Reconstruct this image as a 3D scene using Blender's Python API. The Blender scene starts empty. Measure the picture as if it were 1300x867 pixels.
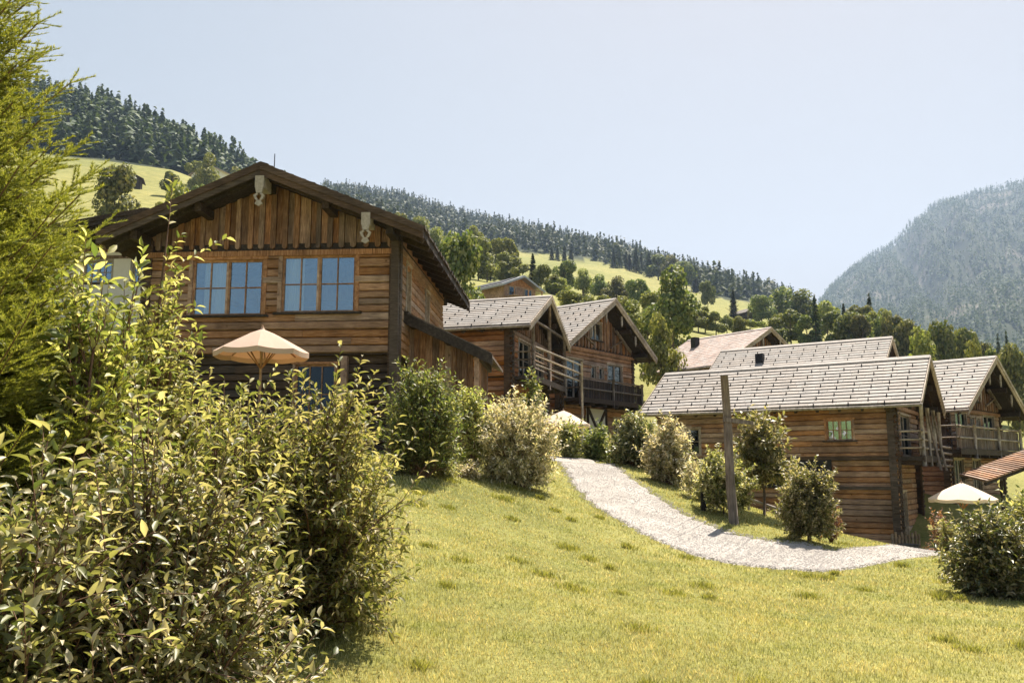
import bpy, math, random
import numpy as np
from mathutils import Vector, Matrix
random.seed(7); RNG = np.random.default_rng(11)
R = math.radians
scene = bpy.context.scene
col = scene.collection
FPX = 1100.0; TH = math.atan(167/FPX); CT, ST = math.cos(TH), math.sin(TH)   # lens and pitch of the camera

# ------------------------------------------------------------------ basics
def ray(px, py):
    u = (px-650)/FPX; v = (433.5-py)/FPX; Y = CT - v*ST
    return u/Y, 1.0, (ST+v*CT)/Y
def at(px, py, Y):
    r = ray(px, py); return Vector((r[0]*Y, Y, r[2]*Y))
def slope_of(px, py):                       # height over horizontal distance of a sight line
    r = ray(px, py); return r[2]/math.hypot(r[0], 1)
def tag(o, label=None, cat=None, group=None, kind=None):
    if label: o['label'] = label
    if cat: o['category'] = cat
    if group: o['group'] = group
    if kind: o['kind'] = kind
    return o
def empty(name, loc=(0,0,0), rz=0, label=None, cat=None, group=None):
    o = bpy.data.objects.new(name, None); col.objects.link(o)
    o.location = loc; o.rotation_euler = (0,0,rz); o.empty_display_size = .2
    return tag(o, label, cat, group)
def copy_tree(o, parent=None):
    c = o.copy(); col.objects.link(c); c.parent = parent
    for ch in list(o.children): copy_tree(ch, c)
    return c

class MB:
    """collects faces; build() links them as ONE mesh object. Optional frame (o,e,n): u along e, d along n, z up"""
    def __init__(s, frame=None): s.v=[]; s.f=[]; s.m=[]; s.fr=frame; s.mi=0
    def pt(s, p):
        if s.fr is None: return tuple(p)
        o,e,n = s.fr; return (o[0]+e[0]*p[0]+n[0]*p[1], o[1]+e[1]*p[0]+n[1]*p[1], o[2]+p[2])
    def hexa(s, P):                         # 8 points: bottom loop 0-3, top loop 4-7
        b=len(s.v); s.v += [s.pt(p) for p in P]
        for q in ((0,3,2,1),(4,5,6,7),(0,1,5,4),(1,2,6,5),(2,3,7,6),(3,0,4,7)):
            s.f.append(tuple(b+i for i in q)); s.m.append(s.mi)
    def box(s, x0,x1,y0,y1,z0,z1):
        s.hexa([(x0,y0,z0),(x1,y0,z0),(x1,y1,z0),(x0,y1,z0),(x0,y0,z1),(x1,y0,z1),(x1,y1,z1),(x0,y1,z1)])
    def beam(s, p, q, w, h, up=(0,0,1)):
        p=Vector(p); q=Vector(q); d=(q-p).normalized(); up=Vector(up)
        sd=d.cross(up)
        if sd.length<1e-4: sd=Vector((1,0,0))
        sd.normalize(); u=sd.cross(d).normalized(); a=sd*w/2; c=u*h/2
        s.hexa([p-a-c,p+a-c,q+a-c,q-a-c,p-a+c,p+a+c,q+a+c,q-a+c])
    def prism(s, poly, d0, d1):             # poly in (u,z), between depths d0 and d1
        b=len(s.v); n=len(poly)
        s.v += [s.pt((u,d0,z)) for u,z in poly]+[s.pt((u,d1,z)) for u,z in poly]
        s.f.append(tuple(b+i for i in range(n))); s.f.append(tuple(b+n+i for i in reversed(range(n))))
        s.m += [s.mi,s.mi]
        for i in range(n):
            j=(i+1)%n; s.f.append((b+i,b+n+i,b+n+j,b+j)); s.m.append(s.mi)
    def tube(s, pts, rad, n=8, cap=True):
        pts=[Vector(p) for p in pts]; b=len(s.v)
        if not hasattr(rad,'__len__'): rad=[rad]*len(pts)
        for i,p in enumerate(pts):
            d=(pts[min(i+1,len(pts)-1)]-pts[max(i-1,0)]).normalized()
            a=d.cross(Vector((0,0,1))); 
            if a.length<1e-3: a=Vector((1,0,0))
            a.normalize(); c=d.cross(a)
            for k in range(n):
                t=2*math.pi*k/n; s.v.append(s.pt(p+(a*math.cos(t)+c*math.sin(t))*rad[i]))
        for i in range(len(pts)-1):
            for k in range(n):
                s.f.append((b+i*n+k,b+i*n+(k+1)%n,b+(i+1)*n+(k+1)%n,b+(i+1)*n+k)); s.m.append(s.mi)
        if cap:
            s.f.append(tuple(b+k for k in range(n))); s.f.append(tuple(b+(len(pts)-1)*n+k for k in reversed(range(n)))); s.m+=[s.mi,s.mi]
    def build(s, name, mats, parent=None, smooth=False):
        me=bpy.data.meshes.new(name); me.from_pydata(s.v,[],s.f)
        if not isinstance(mats,(list,tuple)): mats=[mats]
        for m in mats: me.materials.append(m)
        if len(mats)>1: me.polygons.foreach_set('material_index', s.m)
        if smooth: me.polygons.foreach_set('use_smooth',[True]*len(me.polygons))
        me.update()
        o=bpy.data.objects.new(name, me); col.objects.link(o); o.parent=parent
        return o

def np_mesh(name, V, Fc, mats, parent=None, smooth=True, link=True):
    """V (n,3), Fc (m,k) with constant k"""
    me=bpy.data.meshes.new(name); m,k=Fc.shape
    me.vertices.add(len(V)); me.vertices.foreach_set('co', V.astype(np.float32).ravel())
    me.loops.add(m*k); me.loops.foreach_set('vertex_index', Fc.astype(np.int32).ravel())
    me.polygons.add(m); me.polygons.foreach_set('loop_start', np.arange(0,m*k,k,dtype=np.int32))
    if smooth: me.polygons.foreach_set('use_smooth', np.ones(m,bool))
    for mt in (mats if isinstance(mats,(list,tuple)) else [mats]): me.materials.append(mt)
    me.update(calc_edges=True)
    if not link: return me
    o=bpy.data.objects.new(name, me); col.objects.link(o); o.parent=parent
    return o
def norm(a): return a/np.maximum(np.linalg.norm(a,axis=-1,keepdims=True),1e-9)

# ------------------------------------------------------------------ materials
def mat(name):
    m=bpy.data.materials.new(name); m.use_nodes=True; nt=m.node_tree; nt.nodes.clear()
    out=nt.nodes.new('ShaderNodeOutputMaterial'); return m,nt,out
def nd(nt, t, **kw):
    n=nt.nodes.new(t)
    for k,v in kw.items():
        if k.startswith('i_'):
            key=k[2:]; key=int(key) if key.isdigit() else key.replace('_',' ')
            n.inputs[key].default_value=v
        else: setattr(n,k,v)
    return n
def ramp(nt, stops):
    n=nt.nodes.new('ShaderNodeValToRGB'); e=n.color_ramp.elements
    e[0].position,e[0].color=stops[0][0],(*stops[0][1],1); e[1].position,e[1].color=stops[1][0],(*stops[1][1],1)
    for p,c in stops[2:]:
        x=e.new(p); x.color=(*c,1)
    return n
def mixc(nt, fac, a, b, mode='MIX'):
    n=nt.nodes.new('ShaderNodeMix'); n.data_type='RGBA'; n.blend_type=mode
    for idx,x in ((0,fac),(6,a),(7,b)):
        if isinstance(x,(int,float)): n.inputs[idx].default_value=x
        elif isinstance(x,tuple): n.inputs[idx].default_value=(*x,1)
        else: nt.links.new(x,n.inputs[idx])
    return n.outputs[2]

def wood(name, cols, grain=(1,1,14), scale=3.0, rough=.75, bump=.35, dirt=.35, hv=(.78,1.22)):
    """cols: dark, mid, light base colours; grain: stretch of the noise so that fibres run along the boards"""
    m,nt,out=mat(name); L=nt.links
    tc=nd(nt,'ShaderNodeTexCoord'); geo=nd(nt,'ShaderNodeNewGeometry')
    mp=nd(nt,'ShaderNodeMapping'); mp.inputs['Scale'].default_value=grain
    comb=nd(nt,'ShaderNodeVectorMath',operation='SCALE'); comb.inputs[0].default_value=(7.1,3.3,9.7)
    L.new(geo.outputs['Random Per Island'],comb.inputs['Scale'])
    add=nd(nt,'ShaderNodeVectorMath',operation='ADD'); L.new(tc.outputs['Object'],add.inputs[0]); L.new(comb.outputs[0],add.inputs[1])
    L.new(add.outputs[0],mp.inputs[0])
    n1=nd(nt,'ShaderNodeTexNoise',i_Scale=scale,i_Detail=8.0,i_Roughness=.65); L.new(mp.outputs[0],n1.inputs['Vector'])
    n2=nd(nt,'ShaderNodeTexNoise',i_Scale=1.3,i_Detail=5.0,i_Roughness=.6); L.new(tc.outputs['Object'],n2.inputs['Vector'])
    r=ramp(nt,[(.3,cols[0]),(.52,cols[1]),(.75,cols[2])]); L.new(n1.outputs[0],r.inputs[0])
    hsv=nd(nt,'ShaderNodeHueSaturation'); L.new(r.outputs[0],hsv.inputs['Color'])
    mr=nd(nt,'ShaderNodeMapRange'); mr.inputs[3].default_value=hv[0]; mr.inputs[4].default_value=hv[1]
    L.new(geo.outputs['Random Per Island'],mr.inputs[0]); L.new(mr.outputs[0],hsv.inputs['Value'])
    wn=nd(nt,'ShaderNodeTexWhiteNoise',noise_dimensions='1D'); L.new(geo.outputs['Random Per Island'],wn.inputs['W'])
    mr2=nd(nt,'ShaderNodeMapRange'); mr2.inputs[3].default_value=.65; mr2.inputs[4].default_value=1.25
    L.new(wn.outputs[0],mr2.inputs[0]); L.new(mr2.outputs[0],hsv.inputs['Saturation'])
    r2=ramp(nt,[(.38,(1-dirt,)*3),(.6,(1.05,)*3)]); L.new(n2.outputs[0],r2.inputs[0])
    c=mixc(nt,1.0,hsv.outputs[0],r2.outputs[0],'MULTIPLY')
    # knots
    vo=nd(nt,'ShaderNodeTexVoronoi',i_Scale=2.1); L.new(add.outputs[0],vo.inputs['Vector'])
    rk=ramp(nt,[(.03,(.25,.2,.16)),(.09,(1,1,1))]); L.new(vo.outputs['Distance'],rk.inputs[0])
    c=mixc(nt,.8,c,rk.outputs[0],'MULTIPLY')
    p=nd(nt,'ShaderNodeBsdfPrincipled',i_Roughness=rough); L.new(c,p.inputs['Base Color']); p.inputs['Specular IOR Level'].default_value=.3
    b=nd(nt,'ShaderNodeBump',i_Strength=bump,i_Distance=.03); L.new(n1.outputs[0],b.inputs['Height']); L.new(b.outputs[0],p.inputs['Normal'])
    L.new(p.outputs[0],out.inputs[0]); return m

def leaf(name, cols, trans=.35, rough=.45, spec=.4, tcol=None, patch=0):
    m,nt,out=mat(name); L=nt.links
    geo=nd(nt,'ShaderNodeNewGeometry'); r=ramp(nt,[(0.0,cols[0]),(.5,cols[1]),(1.0,cols[2])])
    L.new(geo.outputs['Random Per Island'],r.inputs[0])
    oi=nd(nt,'ShaderNodeObjectInfo'); hs=nd(nt,'ShaderNodeHueSaturation')
    mr=nd(nt,'ShaderNodeMapRange'); mr.inputs[3].default_value=.78; mr.inputs[4].default_value=1.22
    L.new(oi.outputs['Random'],mr.inputs[0]); L.new(mr.outputs[0],hs.inputs['Value'])
    if patch:
        tcp=nd(nt,'ShaderNodeTexCoord'); pn=nd(nt,'ShaderNodeTexNoise',i_Scale=patch,i_Detail=5.0,i_Roughness=.7); L.new(tcp.outputs['Object'],pn.inputs['Vector'])
        pr=ramp(nt,[(.32,(.62,.74,.55)),(.5,(1,1,1)),(.68,(1.25,1.12,1.15))]); L.new(pn.outputs[0],pr.inputs[0]); rc=mixc(nt,1.0,r.outputs[0],pr.outputs[0],'MULTIPLY')
    else: rc=r.outputs[0]
    mrh=nd(nt,'ShaderNodeMapRange'); mrh.inputs[3].default_value=.485; mrh.inputs[4].default_value=.515
    L.new(oi.outputs['Random'],mrh.inputs[0]); L.new(mrh.outputs[0],hs.inputs['Hue']); L.new(rc,hs.inputs['Color'])
    p=nd(nt,'ShaderNodeBsdfPrincipled',i_Roughness=rough); p.inputs['Specular IOR Level'].default_value=spec
    L.new(hs.outputs[0],p.inputs['Base Color'])
    t=nd(nt,'ShaderNodeBsdfTranslucent')
    L.new(mixc(nt,1.0,hs.outputs[0],tcol or (1.65,1.65,.8),'MULTIPLY'),t.inputs[0])
    mx=nd(nt,'ShaderNodeMixShader',i_0=trans); L.new(p.outputs[0],mx.inputs[1]); L.new(t.outputs[0],mx.inputs[2])
    L.new(mx.outputs[0],out.inputs[0]); return m

def plain(name, c, rough=.7, metal=0, var=.15, scale=8.0, bump=0, spec=.4):
    m,nt,out=mat(name); L=nt.links
    tc=nd(nt,'ShaderNodeTexCoord'); n=nd(nt,'ShaderNodeTexNoise',i_Scale=scale,i_Detail=6.0,i_Roughness=.6); L.new(tc.outputs['Object'],n.inputs['Vector'])
    r=ramp(nt,[(.3,tuple(k*(1-var) for k in c)),(.7,tuple(min(1,k*(1+var)) for k in c))]); L.new(n.outputs[0],r.inputs[0])
    p=nd(nt,'ShaderNodeBsdfPrincipled',i_Roughness=rough,i_Metallic=metal); p.inputs['Specular IOR Level'].default_value=spec
    L.new(r.outputs[0],p.inputs['Base Color'])
    if bump:
        b=nd(nt,'ShaderNodeBump',i_Strength=bump,i_Distance=.02); L.new(n.outputs[0],b.inputs['Height']); L.new(b.outputs[0],p.inputs['Normal'])
    L.new(p.outputs[0],out.inputs[0]); return m

M={}
M['log']   = wood('log_wood',[(.135,.07,.042),(.38,.215,.128),(.60,.40,.27)],grain=(1,1,16))
M['logD']  = wood('log_wood_orange',[(.15,.062,.03),(.43,.205,.10),(.60,.35,.20)],grain=(1,1,16))
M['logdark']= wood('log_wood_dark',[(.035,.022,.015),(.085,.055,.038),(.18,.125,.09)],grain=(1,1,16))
M['board'] = wood('gable_board_wood',[(.09,.048,.03),(.28,.155,.095),(.50,.335,.22)],grain=(14,14,1),hv=(.5,1.5))
M['trim']  = wood('trim_wood',[(.17,.085,.048),(.40,.22,.13),(.56,.36,.23)],grain=(3,3,3))
M['post']  = wood('grey_timber',[(.08,.055,.042),(.19,.14,.105),(.33,.26,.2)],grain=(10,10,1))
M['pole']  = wood('weathered_pole',[(.20,.155,.125),(.38,.31,.25),(.54,.46,.38)],grain=(3,3,3))
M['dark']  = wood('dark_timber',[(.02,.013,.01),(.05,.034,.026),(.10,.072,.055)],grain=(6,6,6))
M['verge'] = wood('verge_timber',[(.08,.055,.04),(.20,.145,.105),(.36,.28,.21)],grain=(2,2,2))
M['shingle']=wood('roof_shingle',[(.22,.195,.175),(.29,.258,.235),(.35,.318,.29)],grain=(2,2,2),bump=.15,dirt=.12,hv=(.94,1.06))
M['shingler']=wood('roof_shingle_reddish',[(.27,.20,.175),(.35,.27,.24),(.43,.34,.30)],grain=(2,2,2),bump=.2,dirt=.2,hv=(.85,1.15))
M['shingleold']=wood('old_roof_shingle',[(.035,.025,.018),(.09,.065,.048),(.20,.155,.12)],grain=(2,2,2),bump=.5)
M['white'] = plain('white_plaster',(.72,.69,.64),.9,var=.05,scale=3)
M['whitewood']=plain('pale_painted_wood',(.36,.315,.275),.7,var=.25,scale=12)
M['black'] = plain('black_metal',(.02,.02,.022),.5,.5)
M['metal'] = plain('zinc_sheet',(.32,.33,.35),.45,.7)
M['fabric']= leaf('umbrella_canvas',[(.62,.47,.38),(.64,.49,.40),(.66,.51,.42)],.35,.9,.1,(1.0,.9,.78))
M['fabricw']=leaf('pale_canvas',[(.74,.64,.55),(.76,.66,.57),(.78,.68,.59)],.4,.9,.1,(1.0,.92,.82))
M['curtain']=plain('curtain_cloth',(.78,.78,.78),.9,var=.06,scale=5)
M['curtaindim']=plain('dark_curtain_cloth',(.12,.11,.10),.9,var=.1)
M['redcloth']=plain('red_curtain_cloth',(.35,.05,.06),.9)
M['stone'] = plain('dry_stone',(.17,.14,.12),.9,var=.5,scale=4,bump=.6)
M['bark']  = plain('bark',(.11,.08,.06),.9,var=.4,scale=18,bump=.5)
M['twig']  = plain('twig_bark',(.16,.09,.06),.8,var=.3,scale=18)
M['terracotta']=plain('dark_pot_clay',(.05,.05,.055),.6)
def glass_mat(name, refl, tint):
    m,nt,out=mat(name); L=nt.links
    g=nd(nt,'ShaderNodeBsdfGlossy',i_Roughness=.02); g.inputs[0].default_value=(.55,.78,.97,1)
    t=nd(nt,'ShaderNodeBsdfTransparent'); t.inputs[0].default_value=(*tint,1)
    tc=nd(nt,'ShaderNodeTexCoord'); n=nd(nt,'ShaderNodeTexNoise',i_Scale=1.6,i_Detail=1.0); L.new(tc.outputs['Object'],n.inputs['Vector'])
    b=nd(nt,'ShaderNodeBump',i_Strength=.25,i_Distance=.06); L.new(n.outputs[0],b.inputs['Height']); L.new(b.outputs[0],g.inputs['Normal'])
    fr=nd(nt,'ShaderNodeFresnel',i_IOR=1.5); mr=nd(nt,'ShaderNodeMapRange'); mr.inputs[3].default_value=refl; mr.inputs[4].default_value=1 if refl>.2 else .25
    L.new(fr.outputs[0],mr.inputs[0])
    mx=nd(nt,'ShaderNodeMixShader'); L.new(mr.outputs[0],mx.inputs[0]); L.new(t.outputs[0],mx.inputs[1]); L.new(g.outputs[0],mx.inputs[2])
    L.new(mx.outputs[0],out.inputs[0]); return m
M['glass']=glass_mat('window_glass',.25,(.9,.94,.95))
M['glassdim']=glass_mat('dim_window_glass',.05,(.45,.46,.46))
# foliage
M['spruce']=leaf('spruce_needles',[(.10,.13,.03),(.23,.25,.065),(.42,.40,.13)],.35,.55,.3,(1.7,1.7,.6))
M['leafA']=leaf('glossy_shrub_leaf',[(.075,.10,.035),(.25,.25,.10),(.64,.56,.40)],.34,.48,.5)
M['leafB']=leaf('yellow_green_shrub_leaf',[(.10,.13,.04),(.25,.255,.09),(.56,.50,.31)],.42,.55,.35)
M['leafC']=leaf('willow_green_leaf',[(.05,.075,.022),(.14,.17,.055),(.36,.34,.16)],.37,.5,.3)
M['leafP']=leaf('cream_pink_leaf',[(.10,.13,.045),(.50,.45,.30),(.85,.77,.66)],.4,.5,.3,(1.3,1.2,.7))
M['leafD']=leaf('dark_bush_leaf',[(.04,.06,.022),(.13,.145,.055),(.46,.40,.27)],.32,.4,.5)
M['leafM']=leaf('maple_leaf',[(.08,.10,.03),(.23,.225,.095),(.56,.48,.33)],.4,.5,.4)
M['leafR']=leaf('reddish_leaf',[(.12,.05,.03),(.22,.10,.06),(.35,.2,.12)],.35,.5,.4)
M['tree1']=leaf('broadleaf_green',[(.06,.09,.032),(.13,.165,.055),(.28,.28,.125)],.33,.6,.2)
M['tree2']=leaf('broadleaf_yellow_green',[(.10,.125,.035),(.19,.21,.07),(.33,.32,.13)],.35,.6,.2)
M['tree3']=leaf('broadleaf_brown_green',[(.065,.075,.03),(.13,.135,.055),(.24,.21,.10)],.3,.6,.2)
M['conif']=leaf('conifer_green',[(.03,.045,.024),(.055,.075,.036),(.10,.12,.055)],.15,.7,.2)
M['forest']=leaf('far_forest_green',[(.035,.052,.026),(.058,.08,.036),(.10,.12,.055)],.15,.7,.15)
M['grass']=leaf('lawn_grass',[(.21,.205,.07),(.38,.345,.14),(.60,.54,.32)],.38,.55,.25,(1.35,1.3,.8),patch=1.7)
M['weed']=leaf('darker_weed',[(.14,.15,.035),(.22,.22,.06),(.34,.30,.11)],.4,.5,.3)
M['stoneg']=leaf('gravel_stone',[(.34,.31,.29),(.45,.42,.39),(.58,.54,.50)],0.0,.9,.2)

# ------------------------------------------------------------------ terrain height
RR=np.array([60,90,130,200,300,420,600,900,1300,2000,3000,4500.])
C=None
TAB={ -500:[420,340,260,210,180,160,130,C,C,C,C,C],
   0:[440,370,300,245,212,180,128,C,C,C,C,C],
 100:[435,365,300,252,222,195,150,C,C,C,C,C],
 200:[440,372,312,262,238,215,188,C,C,C,C,C],
 300:[455,395,335,290,265,250,232,C,C,C,C,C],
 400:[465,405,355,325,305,290,280,262,245,C,C,C],
 500:[470,398,362,340,322,308,297,280,257,C,C,C],
 600:[475,394,372,356,344,334,324,306,285,C,C,C],
 700:[490,410,390,373,358,345,330,316,305,C,C,C],
 800:[510,440,418,396,376,360,345,336,328,C,C,C],
 900:[525,456,436,417,400,387,374,364,358,C,C,C],
 1000:[540,475,448,430,415,404,396,390,383,C,C,C],
 1050:[550,492,456,440,430,420,412,408,404,396,378,C],
 1100:[560,515,480,460,450,444,440,436,432,405,336,C],
 1150:[570,535,505,482,468,460,454,448,440,398,306,C],
 1200:[585,565,540,514,492,480,470,462,446,375,264,C],
 1250:[590,572,550,522,500,490,478,466,448,362,244,C],
 1300:[595,580,560,530,508,498,484,472,446,350,234,C],
 1500:[605,600,590,560,535,520,500,480,445,340,205,C],
 1900:[610,610,600,580,550,530,500,480,445,340,210,C]}
azs=[];Z=[]
for px in sorted(TAB):
    row=TAB[px]; a=math.atan2((px-650)/FPX,1.0); zs=[]
    for r,py in zip(RR,row):
        zs.append(zs[-1] if py is None else r*slope_of(px,py))
    azs.append(a); Z.append(zs)
lft=Z[0]; rgt=Z[-1]
azs=[-math.pi,-2.0]+azs+[2.0,math.pi]
mid=list(-.05*RR); Z=[mid,[.5*v for v in lft]]+Z+[[.15*v for v in rgt],mid]
azs=np.array(azs);Z=np.array(Z)
def hnoise(x,y):
    return (np.sin(x*.031+1.3)*np.cos(y*.027+.4)+.6*np.sin(x*.071+y*.053)+.35*np.sin(x*.17-y*.13+2))
def zpolar(x,y):
    r=np.maximum(np.hypot(x,y),1e-3); a=np.arctan2(x,y)
    i=np.clip(np.searchsorted(azs,a)-1,0,len(azs)-2); t=(a-azs[i])/(azs[i+1]-azs[i])
    lr=np.log(np.clip(r,60,4499)); LR=np.log(RR); j=np.clip(np.searchsorted(LR,lr)-1,0,len(RR)-2); s=(lr-LR[j])/(LR[j+1]-LR[j])
    z0=Z[i,j]*(1-s)+Z[i,j+1]*s; z1=Z[i+1,j]*(1-s)+Z[i+1,j+1]*s
    ridge=np.clip((r-1300)/1500,0,1)*np.clip((a-.33)/.1,0,1)
    rough=(np.abs(np.sin(a*34+.0016*r))*.8+np.abs(np.sin(a*81+1.1+.003*r))*.35+.2*np.sin(a*190+r*.006)-.75)*85*ridge
    return z0*(1-t)+z1*t + hnoise(x,y)*np.clip((r-60)/900,0,1)*3.0 + rough*np.clip((3000-r)/500,0.15,1)
P=[(0,0,-1.6),(0,5.5,-1.52),(-2,6,-1.3)]
for px,py,Y in [(600,610,18),(640,612,19),(740,592,28),(700,700,13),(850,660,19),(1000,720,15.5),(1165,700,19),(930,665,19.5),
    (1015,685,18.5),(1240,750,13),(1300,867,7.3),(450,700,10),(965,655,21.5),(1170,622,38),(750,583,30),(805,590,27),(850,612,25),(905,655,20),(545,604,17),(1060,690,20),(760,640,19.5),
    (650,800,7.6),(1000,800,9),(850,750,11.5)]:
    P.append(tuple(at(px,py,Y)))
P+=[(-3,21,.45),(-9.5,22,.7),(-3,30,1.5),(-9,30,2.2),(-6,10,-.3),(-12,15,1.2),(-20,20,3.5),(-20,33,5.5),(-8,3,-.8),(-15,5,.5),(-10,-5,-.6),
    (0,34.5,1.2),(3,40,1.5),(-7.5,37,2.2),(3,41.5,1.4),(7.5,46,1.3),(-2,47,3.2),(2,31,.35),
    (13.9,31.5,-2.7),(9,34.5,-2.6),(5,38,-1.0),(10.5,28,-2.5),(14,26.5,-2.6),(16,29,-2.75),(19,37.5,-1.1),(24,41,-1.2),(15.6,30,-2.7),
    (20,20,-2.9),(25,10,-2.9),(12,5,-1.9),(15,-5,-2.3),(30,30,-3),(-3,-8,-1.5),(5,-10,-1.9),(0,-30,-2),(-30,0,3),(40,0,-3),(13,45,1.2),(9,40,-.3)]
P=np.array(P)
ex=[]
for a in np.linspace(-math.pi,math.pi,28,endpoint=False):
    for r in (62,80):
        x,y=r*math.sin(a),r*math.cos(a); ex.append((x,y,float(zpolar(np.array([x]),np.array([y]))[0])))
P=np.vstack([P,np.array(ex)])
def tps(d): return np.where(d>1e-6,d*d*np.log(np.maximum(d,1e-6)),0)
D=np.hypot(P[:,None,0]-P[None,:,0],P[:,None,1]-P[None,:,1]); n=len(P)
A=np.zeros((n+3,n+3)); A[:n,:n]=tps(D)+np.eye(n)*.6; A[:n,n]=1; A[:n,n+1]=P[:,0]; A[:n,n+2]=P[:,1]; A[n:,:n]=A[:n,n:].T
Wt=np.linalg.solve(A,np.concatenate([P[:,2],[0,0,0]]))
def znear(x,y):
    z=Wt[n]+Wt[n+1]*x+Wt[n+2]*y
    for k in range(n): z=z+Wt[k]*tps(np.hypot(x-P[k,0],y-P[k,1]))
    return z
def ZT(x,y):
    x=np.atleast_1d(np.asarray(x,float)); y=np.atleast_1d(np.asarray(y,float))
    r=np.hypot(x,y); w=np.clip((r-48)/14,0,1); w=w*w*(3-2*w)
    zn=np.zeros_like(x); m=w<1
    zn[m]=znear(x[m],y[m])
    zp=np.zeros_like(x); m2=w>0
    zp[m2]=zpolar(x[m2],y[m2])
    return zn*(1-w)+zp*w
def zt(x,y): return float(ZT([x],[y])[0])
def ground_hit(px,py,r0=3,r1=60,steps=600):
    rx,ry,rz=ray(px,py); Y=np.geomspace(r0,r1,steps); g=ZT(rx*Y,Y)
    d=rz*Y-g; k=np.where(d<0)[0]
    if len(k)==0: return None
    Yk=Y[k[0]]; return (rx*Yk,Yk,float(g[k[0]]))

# terrain sheet
azl=np.concatenate([np.linspace(-math.pi,-.75,46,endpoint=False),np.linspace(-.75,.75,520,endpoint=False),np.linspace(.75,math.pi,46,endpoint=False)])
rl=np.concatenate([[.25],np.geomspace(.6,4500,300)])
AZ,RL=np.meshgrid(azl,rl); X=RL*np.sin(AZ); Yg=RL*np.cos(AZ); Zg=ZT(X.ravel(),Yg.ravel()).reshape(X.shape)
nr,na=X.shape
V=np.stack([X,Yg,Zg],-1).reshape(-1,3)
ii,jj=np.meshgrid(np.arange(nr-1),np.arange(na),indexing='ij'); j2=(jj+1)%na
Fq=np.stack([ii*na+jj,ii*na+j2,(ii+1)*na+j2,(ii+1)*na+jj],-1).reshape(-1,4)[:,::-1]

# land cover: forest regions given as sight-line polygons, tested on the ground itself
def inpoly(px,py,poly):
    c=np.zeros(px.shape,bool); n=len(poly)
    for i in range(n):
        x1,y1=poly[i]; x2,y2=poly[(i+1)%n]
        if y1==y2: continue
        k=((y1>py)!=(y2>py))&(px<(x2-x1)*(py-y1)/(y2-y1)+x1); c^=k
    return c
def project(x,y,z):
    d=y*CT+z*ST; d=np.where(d<.1,.1,d); return 650+FPX*x/d, 433.5-FPX*(-y*ST+z*CT)/d
FOREST_LEFT=[(-300,60),(60,60),(340,190),(345,236),(255,240),(225,222),(180,214),(60,205),(-300,180)]
FOREST_RIDGE=[(300,200),(420,225),(560,240),(700,280),(820,308),(900,330),(1075,350),(1040,385),(990,388),(905,378),(850,352),(790,338),(700,322),(640,320),(560,300),(480,296),(300,282)]
FOREST_MOUNT=[(1040,385),(1075,345),(1110,310),(1180,255),(1300,215),(1600,180),(1700,460),(1300,465),(1200,460),(1110,442),(1060,425)]
px_,py_=project(V[:,0],V[:,1],V[:,2]); rr_=np.hypot(V[:,0],V[:,1])
cov=np.zeros(len(V))
cov[(inpoly(px_,py_,FOREST_LEFT)&(rr_>380))|(inpoly(px_,py_,FOREST_RIDGE)&(rr_>500))|(inpoly(px_,py_,FOREST_MOUNT)&(rr_>850))|(rr_>1900)]=1
m,nt,out=mat('meadow_and_forest_floor'); L=nt.links
tc=nd(nt,'ShaderNodeTexCoord'); n1=nd(nt,'ShaderNodeTexNoise',i_Scale=.35,i_Detail=8.0,i_Roughness=.7); n2=nd(nt,'ShaderNodeTexNoise',i_Scale=.012,i_Detail=6.0)
n3=nd(nt,'ShaderNodeTexNoise',i_Scale=9.0,i_Detail=6.0,i_Roughness=.8)
for q in (n1,n2,n3): L.new(tc.outputs['Object'],q.inputs['Vector'])
r1=ramp(nt,[(.3,(.16,.17,.065)),(.5,(.25,.25,.10)),(.72,(.35,.33,.15))]); L.new(n1.outputs[0],r1.inputs[0])
r3=ramp(nt,[(.3,(.55,.55,.5)),(.7,(1.25,1.2,1.1))]); L.new(n3.outputs[0],r3.inputs[0])
c1=mixc(nt,1.0,r1.outputs[0],r3.outputs[0],'MULTIPLY')
r2=ramp(nt,[(.35,(.85,.9,.75)),(.65,(1.15,1.1,1.0))]); L.new(n2.outputs[0],r2.inputs[0]); c1=mixc(nt,1.0,c1,r2.outputs[0],'MULTIPLY')
at_=nd(nt,'ShaderNodeAttribute',attribute_name='cover'); 
rf=ramp(nt,[(.3,(.02,.03,.012)),(.7,(.05,.058,.027))]); rk=ramp(nt,[(.54,(0,0,0)),(.66,(1,1,1))]); ar=nd(nt,'ShaderNodeAttribute',attribute_name='rock'); n4=nd(nt,'ShaderNodeTexNoise',i_Scale=.006,i_Detail=9.0,i_Roughness=.7); L.new(tc.outputs['Object'],n4.inputs['Vector']); L.new(n4.outputs[0],rk.inputs[0]); rkm=mixc(nt,1.0,rk.outputs[0],ar.outputs['Color'],'MULTIPLY'); L.new(n2.outputs[0],rf.inputs[0])
rfo=mixc(nt,rkm,rf.outputs[0],(.17,.145,.12)); c2=mixc(nt,at_.outputs['Fac'],c1,rfo)
p=nd(nt,'ShaderNodeBsdfPrincipled',i_Roughness=.95); p.inputs['Specular IOR Level'].default_value=.1; L.new(c2,p.inputs['Base Color'])
b=nd(nt,'ShaderNodeBump',i_Strength=.6,i_Distance=.08); L.new(n3.outputs[0],b.inputs['Height']); L.new(b.outputs[0],p.inputs['Normal']); L.new(p.outputs[0],out.inputs[0])
terr=np_mesh('ground',V,Fq,m); tag(terr,'grassy lawn rising into meadows, forested hillsides and a steep mountain','ground',kind='structure')
rka=terr.data.attributes.new('rock','FLOAT','POINT'); rka.data.foreach_set('value',(inpoly(px_,py_,FOREST_MOUNT)&(rr_>850)).astype(np.float32))
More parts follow.
